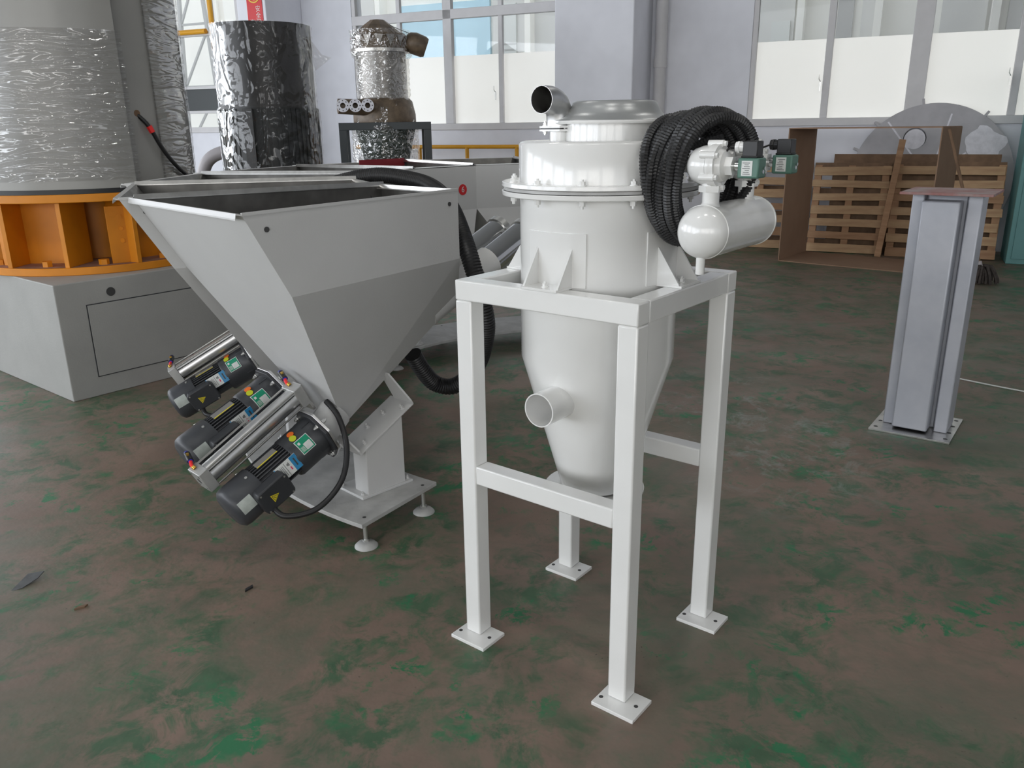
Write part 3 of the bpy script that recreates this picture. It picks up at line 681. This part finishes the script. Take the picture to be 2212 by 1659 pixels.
MB().lathe([(.3, BZ), (RR, BZ), (RR, BZ + .05), (.3, BZ + .05)], 72).build('lower_ring', 'orange', silo, bevel=.004)
MB().lathe([(.3, BZ + .0505), (RR - .012, BZ + .0505)], 72).build('ring_dust', 'orange_dust', silo)
UZ = 1.205
MB().lathe([(.3, UZ), (RR + .03, UZ), (RR + .03, UZ + .052), (.3, UZ + .052)], 72).build('upper_ring', 'orange', silo, bevel=.004)
MB().lathe([(.38, BZ + .05), (.38, UZ)], 48).build('inner_drum', 'orange', silo)
hgt = UZ - BZ - .05; zc = BZ + .05 + hgt / 2
av = math.atan2(-1, 0) - silo.rotation_euler[2]
for k in range(6):
    e = empty('rib_unit', parent=silo); put(e, Matrix.Rotation(av + R(-3 + 60 * k), 4, 'Z'))
    for s_ in (-1, 1): MB().box((.62, s_ * .19, zc), (.28, .03, hgt)).build('rib_plate', 'orange', e, bevel=.002)
    MB().box((.56, 0, zc), (.02, .36, hgt)).build('web_plate', 'orange', e)
    p_ = MB().box((.70, 0, zc - .02), (.016, .12, hgt - .04), Matrix.Rotation(R(39), 4, 'Z')).build('post_plate', 'orange', e, bevel=.002)
    for z_ in (zc - .06, zc + .02, zc + .10): MB().cyl((.705, .02, z_), (.712, .02, z_), .014, n=12).build('plate_bolt', 'orange', p_).matrix_local = Matrix.Rotation(R(39), 4, 'Z')
    for a_ in (0, 28): 
        b_ = MB().hexa((.705, .0, BZ + .05), (.705, .0, BZ + .085), .032).build('ring_bolt', 'orange', e); b_.matrix_local = Matrix.Rotation(R(a_ * 1. + 2), 4, 'Z')
TB = UZ + .082
MB().lathe([(.3, UZ + .052), (RR + .03, UZ + .052), (RR + .03, TB), (.3, TB)], 72).build('gasket', 'black', silo)
ah = math.atan2(-silo.location.y, -silo.location.x) - silo.rotation_euler[2]     # azimuth facing the viewer
RT = .70
MB().lathe([(0, TB), (RT, TB), (RT, 3.3), (0, 3.3)], 96).build('tank_wall', 'tank_grey', silo)
jk = MB().lathe([(RR + .035, TB), (RR + .035, 3.3), (RR + .02, 3.3), (RR + .02, TB), (RR + .035, TB)], 64, None, ah - R(150), ah + R(19)).build('outer_jacket', 'tank_grey', silo)
MB().lathe([(RT + .012, TB + .02), (RT + .012, 3.3)], 40, None, ah + R(41), ah + R(110)).build('seam_sheet', 'tank_grey', silo)
def film(name, par, m, r0, z0, z1, a0, a1, na, nz, amp, full=False, prof=None):
    vs = []; fs = []; k = na if full else na + 1
    rnd = [[random.random() for _ in range(na + 1)] for _ in range(nz + 1)]
    for j in range(nz + 1):
        for i in range(k):
            a = a0 + (a1 - a0) * i / na; z = z0 + (z1 - z0) * j / nz
            base = prof(z) if prof else r0
            r = base + amp * rnd[j][i % na if full else i] * (1 + math.sin(9 * a + 3 * z)); vs.append((r * math.cos(a), r * math.sin(a), z))
    for j in range(nz):
        for i in range(na):
            i2 = (i + 1) % k; fs.append((j * k + i, j * k + i2, (j + 1) * k + i2, (j + 1) * k + i))
    return MB().add(vs, fs).build(name, m, par, ang=180)
film('plastic_film', silo, 'film', RR + .040, TB + .05, 2.22, ah - R(140), ah + R(21), 60, 70, .004)
film('plastic_film', silo, 'film', RT + .020, TB + .03, 3.2, ah + R(39), ah + R(130), 40, 60, .006)
# hanging cable with red end
aa = ah + R(27)
def sp(az, r, z): return (r * math.cos(az), r * math.sin(az), z)
cb = MB().tube(crom([sp(ah + R(29.0), .68, 1.74), sp(ah + R(33.0), .73, 1.66), sp(ah + R(40.0), .74, 1.50), sp(ah + R(49.0), .745, 1.38), sp(ah + R(60.0), .745, 1.31)], 8), .014, 8).build('hanging_cable', 'rubber', silo)
MB().tube([sp(ah + R(33.2), .73, 1.66), sp(ah + R(34.5), .736, 1.62)], .019, 8).build('red_sleeve', 'red_tube', cb)
MB().tube([sp(ah + R(29.0), .67, 1.74), sp(ah + R(29.0), .70, 1.74)], .022, 12).build('cable_gland', 'wood_dark', cb)

# ------------------------------------------------------------------ dark drum wrapped in film
dd = empty('dark_drum', (-2.44, 8.75, 0), 0, 'tall dark grey drum wrapped in shiny film, standing left of the windows', 'drum')
DT = 2.60; DM = 1.83
MB().lathe([(.475, DM), (.475, DT), (.462, DT), (.462, DM)], 64).build('upper_shell', 'dark_drum', dd)
MB().lathe([(0, DT - .1), (.462, DT - .1)], 64).build('drum_lid', 'dark_drum', dd)
MB().lathe([(0, 0), (.488, 0), (.488, DM), (0, DM)], 64).build('lower_shell', 'drum_base', dd)
for k in range(60):
    if 251 < 6 * k < 273: continue
    MB().box((.492, 0, 1.28), (.012, .022, 1.08), Matrix.Rotation(R(6 * k), 4, 'Z')).build('flute', 'drum_base', dd)
MB().box((.497, 0, 1.28), (.02, .10, 1.08), Matrix.Rotation(R(262), 4, 'Z')).build('panel_strip', 'dark_drum', dd)
film('plastic_film', dd, 'film_drum', .5, .9, DT + .01, 0, 2 * math.pi, 60, 60, .008, True, lambda z: .482 if z > DM else .506)
MB().add([(.47, -.05, DT - .1), (.59, -.02, DT - .27), (.68, -.02, DT - .30), (.59, 0, DT - .36), (.50, .02, DT - .42)], [(0, 1, 4), (1, 2, 3), (1, 3, 4)]).build('loose_film', 'film_clear', dd)

# ------------------------------------------------------------------ film-wrapped machine on dark stand
wmx = empty('wrapped_separator', (-1.76, 12.2, 0), R(8), 'silver classifier head wrapped in brownish film on a dark steel table frame', 'machine')
tw, tdp, th = 1.26, .9, 1.70
for sx in (-1, 1):
    for sy in (-1, 1): MB().box((sx * (tw / 2 - .05), sy * (tdp / 2 - .05), (th - .1) / 2), (.10, .10, th - .1)).build('table_leg', 'frame_dark', wmx, bevel=.004)
for sy in (-1, 1): MB().box((0, sy * (tdp / 2 - .05), th - .05), (tw, .10, .10)).build('table_rail', 'frame_dark', wmx, bevel=.004)
for sx in (-1, 1): MB().box((sx * (tw / 2 - .05), 0, th - .05), (.10, tdp - .2, .10)).build('table_rail', 'frame_dark', wmx, bevel=.004)
MB().lathe([(.44, 1.68), (.40, 1.5), (.30, 1.1), (.14, .6), (0, .6)], 40).build('hopper_cone', 'cone_green', wmx)
MB().lathe([(.42, 1.62), (.44, 1.70), (.44, 1.80), (.40, 1.98), (.36, 2.02), (0, 2.02)], 40).build('lower_housing', 'brown_wrap', wmx, ang=50)
MB().lathe([(.35, 2.0), (.34, 2.05), (.34, 2.62), (.37, 2.64)], 48).build('barrel', 'silver_body', wmx)
MB().lathe([(.36, 2.62), (.405, 2.62), (.405, 2.66), (.36, 2.66)], 48).build('clamp_ring', 'steel', wmx)
MB().lathe([(.375, 2.66), (.375, 2.80), (.34, 2.86), (.0, 2.86)], 40).build('head_casing', 'brown_wrap', wmx, ang=40)
for k in range(7):
    az = R(195 + 24 * k); MB().prism([(-.06, .08), (.06, .08), (0, -.06)], .006, Matrix.Rotation(az, 4, 'Z') @ frame((.378, 0, 2.75), (0, 1, 0), (0, 0, 1), (1, 0, 0))).build('foil_flap', 'silver_body', wmx)
MB().lathe([(.36, 2.84), (.20, 2.97), (.10, 3.04), (.03, 3.05), (0, 3.05)], 9, Matrix.Translation((-.03, 0, 0))).build('film_peak', 'brown_wrap', wmx, smooth=False)
mo = MB().lathe([(0, 0), (.07, .0), (.12, .04), (.145, .12), (.14, .26), (.12, .30), (0, .30)], 20, frame((.34, -.1, 2.78), (0, 1, 0), (.35, 0, .94), (.94, 0, -.35))).build('drive_motor', 'brown_wrap', wmx, ang=50)
MB().bar((.05, -.1, 3.0), (.55, -.12, 2.80), .008, .008).build('strap', 'frame_dark', wmx)
mf = empty('manifold', parent=wmx); mf.location = (-.45, -.48, 1.90)
MB().lathe([(0, -.30), (.10, -.30), (.11, .25), (0, .25)], 24, frame((.12, .14, 0), (0, .3, .95), (-.2, .95, -.3), (.98, .18, -.05))).build('manifold_body', 'brown_wrap', mf, ang=50)
for k in range(3):
    cx_ = -.10 + .165 * k
    q = MB().pipe((cx_, .1, .02), (cx_, -.03, .02), .045, .038, 20).build('port_pipe', 'silver_body', mf)
    MB().pipe((cx_, -.03, .02), (cx_, -.05, .02), .085, .036, 24).build('port_flange', 'paper_white', q)
    mb = MB()
    for j in range(8): mb.cyl((cx_ + .064 * math.cos(R(45 * j)), -.0505, .02 + .064 * math.sin(R(45 * j))), (cx_ + .064 * math.cos(R(45 * j)), -.051, .02 + .064 * math.sin(R(45 * j))), .008, n=8)
    mb.build('port_holes', 'label_ink', q)
film('plastic_film', wmx, 'film_clear', .4, 1.10, 2.9, 0, 2 * math.pi, 44, 50, .016, True, lambda z: .46 if z < 1.66 else (.44 - .07 * (z - 1.66) / .34 if z < 2.0 else (.36 if z < 2.56 else .41)))
MB().add([(-.05, -.46, 1.9), (.05, -.47, 1.9), (.02, -.475, 1.5), (.03, -.47, 1.2), (-.09, -.47, 1.15), (-.05, -.47, 1.5)], [(0, 1, 2, 5), (5, 2, 3, 4)]).build('loose_film', 'film_clear', wmx)

# ------------------------------------------------------------------ rails, pipes, banner
yr = empty('yellow_handrail', (0, 0, 0), 0, 'yellow painted pipe handrail low against the wall below the middle window', 'handrail')
yr.matrix_world = MW
MB().cyl((-8.2, -.55, 1.33), (-4.7, -.55, 1.33), .03, n=12).build('top_pipe', 'yellow', yr)
MB().cyl((-8.2, -.55, .75), (-4.7, -.55, .75), .025, n=12).build('lower_pipe', 'yellow', yr)
for t in (-7.9, -7.0, -6.15, -5.3): MB().cyl((t, -.55, 0), (t, -.55, 1.33), .03, n=12).build('post', 'yellow', yr)
yp = empty('yellow_pipe', (0, 0, 0), 0, 'yellow pipe running along and up the far left window', 'pipe'); yp.matrix_world = MW
MB().cyl((-13.4, -.06, 3.33), (-11.66, -.06, 3.33), .045, n=12).build('horizontal_run', 'yellow', yp)
MB().cyl((-11.5, -.06, 3.0), (-11.5, -.06, 5.2), .045, n=12).build('riser', 'yellow', yp)
dp = empty('drain_pipe', (0, 0, 0), 0, 'pale plastic drain pipe running down the wall beside the middle pillar', 'pipe'); dp.matrix_world = MW
MB().cyl((-3.26, -.10, 0), (-3.26, -.10, HW - .05), .085, n=20).build('pipe_run', 'win_frame', dp)
for z in (2.45, 4.4): MB().lathe([(.085, z - .06), (.095, z - .06), (.095, z + .06), (.085, z + .06)], 20, Matrix.Translation((-3.26, -.10, 0))).build('pipe_socket', 'win_frame', dp)
bn = empty('red_banner', (0, 0, 0), 0, 'narrow red vertical banner with white characters on the far left pillar', 'banner'); bn.matrix_world = MW
MB().box((-9.755, -.906, 4.15), (.31, .008, 2.0)).build('banner_sheet', 'red', bn, smooth=False)
for ch, t, z in (('\u5b89', -9.69, 3.475), ('\u5168', -9.69, 3.375), ('\u4fc3', -9.69, 3.275), ('\u5b89', -9.82, 3.275)):
    text('character', ch, .10, 'label_white', bn, frame((t, -.9115, z), (1, 0, 0), (0, 0, 1), (0, -1, 0)))
MB().lathe([(.115, 0), (.135, 0), (.135, .004), (.115, .004)], 32, frame((-9.755, -.912, 3.70), (1, 0, 0), (0, 0, 1), (0, -1, 0))).build('gold_emblem', 'gold', bn)
MB().lathe([(.06, 0), (.075, 0), (.075, .004), (.06, .004)], 32, frame((-9.74, -.912, 3.68), (1, 0, 0), (0, 0, 1), (0, -1, 0))).build('gold_emblem', 'gold', bn)
ph = MB().tube(crom([(-3.55, 9.5, 0), (-3.5, 9.5, .9), (-3.4, 9.5, 1.28), (-3.15, 9.5, 1.40), (-2.9, 9.5, 1.36), (-2.75, 9.5, 1.1), (-2.7, 9.5, 0)], 8), .07, 12).build('pale_duct', 'pale_tube')
tag(ph, 'pale bent duct loop between the wrapped silo and the dark drum', 'duct')

# ------------------------------------------------------------------ silver steel post
ca = math.atan2(-.594, .805)
sc_ = empty('steel_post', (2.266, 4.278, 0), ca, 'silver painted steel post with flat base plate and rust-red top plate', 'post')
bpz = MB().box((0, 0, .005), (.405, .44, .01)).build('base_plate', 'steel', sc_, bevel=.001)
for sx in (-1, 1):
    for yy in (-.17, -.06, .06, .17): MB().cyl((sx * .175, yy, .0098), (sx * .175, yy, .0108), .011, n=14).build('bolt_hole', 'label_ink', bpz)
PH = 1.262
MB().box((0, .06, .01 + PH / 2), (.20, .18, PH)).build('core_tube', 'column_silver', sc_, bevel=.012)
MB().box((-.130, .02, .01 + PH / 2), (.058, .20, PH)).build('side_channel', 'column_silver', sc_, bevel=.006)
MB().box((.133, .015, .01 + PH / 2), (.066, .20, PH)).build('side_channel', 'column_silver', sc_, bevel=.006)
MB().box((-.012, -.09, .01 + PH / 2 - .01), (.176, .12, PH - .04)).build('front_cover', 'column_silver', sc_, bevel=.008)
MB().box((.01, .0, PH + .018), (.42, .40, .012)).build('top_plate', 'primer_red', sc_, bevel=.001)

# ------------------------------------------------------------------ cardboard sleeve, pallets, disc, mop, cabinet
cf = Vector((3.30, 10.02, 0)); cdx = Vector((.770, -.638, 0)).normalized(); cdy = Vector((.638, .770, 0)).normalized()
cs = empty('cardboard_sleeve', cf, math.atan2(cdx.y, cdx.x), 'large open brown cardboard carton standing in front of the wooden pallets', 'carton')
CL, CDp, CH = 1.65, .90, 1.56
MB().box((.006, CDp / 2, CH / 2), (.012, CDp, CH)).build('end_panel', 'card', cs, smooth=False)
MB().box((CL, CDp / 2, CH / 2), (.012, CDp, CH)).build('end_panel', 'card', cs, smooth=False)
MB().box((CL / 2, CDp / 2, .006), (CL, CDp, .012)).build('floor_panel', 'card', cs, smooth=False)
MB().box((CL / 2, CDp / 2, CH), (CL, CDp, .012)).build('top_panel', 'card', cs, smooth=False)

def pallet(label, t0, t1, nd, lean, boards, hgt, zoff=0., posts=(.04, .5, .96)):
    base = wn * nd + wd_ * t0
    e = empty('wooden_pallet', base, R(WA), label, 'pallet', 'pallets leaning along the wall')
    L_ = t1 - t0; c, s = math.cos(lean), math.sin(lean)
    def MP(x, y, z): return frame((x, y * c + z * s, z * c + .0 - y * s * 0), (1, 0, 0), (0, c, -s), (0, s, c))
    for i in range(boards):
        z = .06 + (hgt - .12) * i / (boards - 1); hh = random.uniform(.085, .115)
        o = MB().box((0, 0, 0), (L_, .022, hh)).build('deck_board', random.choice(['wood', 'wood_pale', 'wood_pale']), e, smooth=False, bevel=.003)
        put(o, MP(L_ / 2 + jig(0, .02), 0, z) @ Matrix.Rotation(R(jig(0, 1.2)), 4, 'Y'))
        if i % 2 == 0:
            o = MB().box((0, 0, 0), (L_, .02, .09)).build('back_board', 'wood_dark', e, smooth=False); put(o, MP(L_ / 2, .13, z + .05))  # back boards coloured dark to put shade into the gaps
    for p in posts:
        o = MB().box((0, 0, 0), (.085, .095, hgt)).build('stringer', 'wood', e, smooth=False, bevel=.003); put(o, MP(L_ * p, .062, hgt / 2))
    return e
pallet('pale wooden pallet leaning on the wall left of the cardboard carton', -2.35, -1.05, 11.55, R(9), 7, 1.12)
pallet('wooden pallet leaning on the wall, seen through the middle of the carton', -1.02, -.10, 11.42, R(10), 7, 1.10, 0, (.06, .5, .94))
pallet('wooden pallet leaning on the wall just left of the silver post', -.06, 1.16, 11.36, R(10), 7, 1.12)
bt = MB().box((0, 0, .72), (.075, .05, 1.44)).build('timber_batten', 'wood', bevel=.003)
bt.matrix_world = frame(wn * 11.22 + wd_ * (-.14), wd_, wn, Vector((0, 0, 1))) @ Matrix.Rotation(R(-11), 4, 'X') @ Matrix.Rotation(R(5), 4, 'Y')
tag(bt, 'upright orange-brown timber batten leaning across the pallets inside the carton', 'batten')

hb = MB().box((.6, 0, .62), (1.9, .012, 1.24)).build('dark_band_sheet', 'wood_dark', smooth=False)  # dark sheet added to fill the dark band above the pallets
hb.matrix_world = frame(wn * 11.60 + wd_ * (-.45), wd_, wn, Vector((0, 0, 1))) @ Matrix.Rotation(R(-9), 4, 'X'); tag(hb, 'dark brown sheet leaning in the dark band behind the pallets before the steel disc', 'board')
dr = .94; dsc = empty('steel_disc', (0, 0, 0), 0, 'large round grey steel disc with a hole and white paint patch leaning on the wall', 'disc')
tilt = R(12); Md = frame(wn * 11.80 + wd_ * .34 + Vector((0, 0, 0)), wd_, wn, Vector((0, 0, 1))) @ Matrix.Rotation(-tilt, 4, 'X')
dsc.matrix_world = Md
MD = frame((0, 0, dr), (1, 0, 0), (0, 0, 1), (0, -1, 0))
def disc_mesh():
    n = 72; hx, hz, hr = -.22, .50, .135; mb = MB()
    # outer ring to hole fan: bridge of two loops with equal counts
    vs = []; fs = []
    for zz in (0, .014):
        for i in range(n): a = 2 * math.pi * i / n; vs.append((dr * math.cos(a), dr * math.sin(a), zz))
        for i in range(n): a = 2 * math.pi * i / n; vs.append((hx + hr * math.cos(a), hz + hr * math.sin(a), zz))
    for i in range(n):
        j = (i + 1) % n
        fs += [(i, j, n + j, n + i), (2 * n + i, 3 * n + i, 3 * n + j, 2 * n + j), (i, 2 * n + i, 2 * n + j, j), (n + i, n + j, 3 * n + j, 3 * n + i)]
    return mb.add(vs, fs, MD)
disc_mesh().build('disc_plate', 'disc_grey', dsc, ang=30)
MB().lathe([(0, .016), (.125, .016), (.125, .010)], 32, MD @ Matrix.Translation((-.22, .49, 0))).build('lit_wall_disc', 'paper_white', dsc)  # white disc added in the hole for the lit wall behind it
pts = [(.58 + (.215 + .035 * math.sin(5 * a) + jig(0, .02)) * math.cos(a), .40 + (.245 + .03 * math.cos(3 * a) + jig(0, .02)) * math.sin(a)) for a in [2 * math.pi * i / 28 for i in range(28)]]
MB().prism(pts, .002, MD, .0142).build('paint_patch', 'paper_white', dsc)
for a in (55, 135, 158, 100): MB().box((dr + .02, 0, 0), (.10, .03, .03), MD @ Matrix.Rotation(R(a), 4, 'Z')).build('rim_tab', 'disc_grey', dsc)
for (a, x0, x1) in ((78, .1, .82), (128, .2, .9), (40, .15, .5)): MB().box(((x0 + x1) / 2, 0, .0145), (x1 - x0, .02, .002), MD @ Matrix.Rotation(R(a), 4, 'Z')).build('weld_seam', 'paper_white', dsc)
mpp = empty('mop', (4.92, 8.43, 0), 0, 'old mop with dark strands standing on the floor by the silver post', 'mop')
MB().cyl((0, 0, .10), (-.335, .42, 1.54), .016, n=10).build('handle', 'wood_dark', mpp)
mb = MB()
for i in range(46):
    a = random.uniform(0, 6.28); rr = random.uniform(.05, .17)
    mb.tube(crom([(0, .01, .15), (rr * .5 * math.cos(a), rr * .5 * math.sin(a), .16 + random.uniform(-.02, .03)), (rr * math.cos(a), rr * math.sin(a), .07), (rr * 1.08 * math.cos(a), rr * 1.08 * math.sin(a), .014)], 4), .013, 6)
tag(mb.build('mop_strands', 'mop_yarn', mpp), kind='stuff')
MB().cyl((0, 0, .09), (-.03, .038, .22), .028, n=12).build('socket', 'pale_tube', mpp)
tc_ = empty('teal_cabinet', (5.86, 9.6, 0), R(WA), 'teal painted metal cabinet at the right edge against the wall', 'cabinet')
MB().box((.5, .3, 1.1), (1.0, .6, 2.2)).build('cabinet_body', 'teal', tc_, smooth=False, bevel=.008)
d_ = MB().box((.27, -.006, 1.1), (.44, .018, 2.08)).build('cabinet_door', 'teal', tc_, smooth=False, bevel=.004)
MB().box((.45, -.025, 1.1), (.02, .03, .14)).build('handle', 'steel', d_)
d_ = MB().box((.74, -.006, 1.1), (.44, .018, 2.08)).build('cabinet_door', 'teal', tc_, smooth=False, bevel=.004)

# ------------------------------------------------------------------ small things on the floor
sh = MB().prism([(-.035, -.055), (.0, -.035), (.03, .02), (.035, .06), (-.02, .045)], .003, frame((-1.847, 2.72, .006), (1, 0, 0), (0, .98, .18), (0, -.18, .98))).build('sheet_scrap', 'shard', smooth=False)
tag(sh, 'small dark grey scrap of sheet lying on the floor at far left', 'scrap')
for (x_, y_, a_, m_, lb) in ((-1.56, 2.55, .6, 'wood_dark', 'tiny dark brown chip on the floor right of the grey sheet scrap'), (-.99, 2.66, 1.1, 'rubber', 'tiny black chip on the floor below the front gear motor')):
    c_ = MB().prism([(-.022, -.004), (.012, -.009), (.024, .003), (-.008, .007)], .006, Matrix.Translation((x_, y_, 0)) @ Matrix.Rotation(a_, 4, 'Z')).build('floor_chip', m_, smooth=False); tag(c_, lb, 'chip')
sg = MB().tube(crom([(2.93, 5.13, .006), (3.05, 4.99, .006), (3.2, 4.83, .006), (3.6, 4.42, .006)], 6), .005, 6).build('white_cord', 'label_white')
tag(sg, 'thin white cord lying on the floor right of the silver post', 'cord')

# ------------------------------------------------------------------ outdoors beyond the windows
og = MB().box((-2, 6.5, .02), (44, 12, .04)).build('bounce_ground', 'pale_grey', smooth=False); og.matrix_world = MW; tag(og, kind='structure')  # unseen pale ground added to bounce light onto the facade
nb = empty('neighbour_building', (0, 0, 0), 0, 'pale building with grey panels and white pilasters seen through the clear panes', 'building'); nb.matrix_world = MW
MB().box((-2, 10, 5), (40, 1, 10)).build('facade', 'cream', nb, smooth=False)
for t0_, t1_, m_, z0, z1 in ((-24, -20.2, 'cream', .5, 9), (-15.6, -14.3, 'pale_grey', .5, 9), (-13.5, -10.6, 'sky_blue', .5, 4.9), (-10.5, -8.6, 'pale_grey', .5, 9), (-3.7, -2.66, 'pale_grey', .5, 9), (-1.72, -1.38, 'mid_grey', .5, 9), (-1.2, -.92, 'pale_grey', .5, 9), (.42, 1.3, 'pale_grey', .5, 9), (1.7, 2.6, 'pale_grey', .5, 9), (4.4, 6.0, 'pale_grey', .5, 9), (8, 10, 'pale_grey', .5, 9)):
    MB().box(((t0_ + t1_) / 2, 9.46, (z0 + z1) / 2), (t1_ - t0_, .1, z1 - z0)).build('wall_bay', m_, nb, smooth=False)
for t in (-14.0, -9.35, -2.5, -.85, 1.45, 3.6): MB().box((t, 9.3, 5), (.16, .4, 10)).build('pilaster', 'cream', nb, smooth=False)
for t in (-10.0, -2.95, 5.2): 
    w_ = MB().box((t, 9.38, 4.0 if t < -5 else 3.65), (.42, .06, 1.5 if t < -5 else .5)).build('window_pane', 'label_white', nb, smooth=False)
    for z_ in ((3.6, 3.75) if t < -5 else ()): MB().box((t, 9.34, z_), (.42, .02, .03)).build('glazing_bar', 'mid_grey', w_, smooth=False)
lt = empty('lattice_mast', (0, 0, 0), 0, 'pale steel lattice mast seen outside the far left window', 'mast'); lt.matrix_world = MW
LX = (-17.6, -16.2)
for x in LX: MB().bar((x, 5, 0), (x + (.5 if x < -17 else -.5), 5, 8), .08, .08, (0, 1, 0)).build('mast_leg', 'mid_grey', lt)
for k in range(5):
    z_ = 1.2 + 1.5 * k; f_ = .5 * z_ / 8
    MB().bar((LX[0] + f_, 5, z_), (LX[1] - f_, 5, z_ + 1.5), .05, .05, (0, 1, 0)).build('mast_brace', 'mid_grey', lt); MB().bar((LX[0] + f_, 5, z_ + .02), (LX[1] - f_, 5, z_ + .02), .05, .05, (0, 1, 0)).build('mast_rung', 'mid_grey', lt)
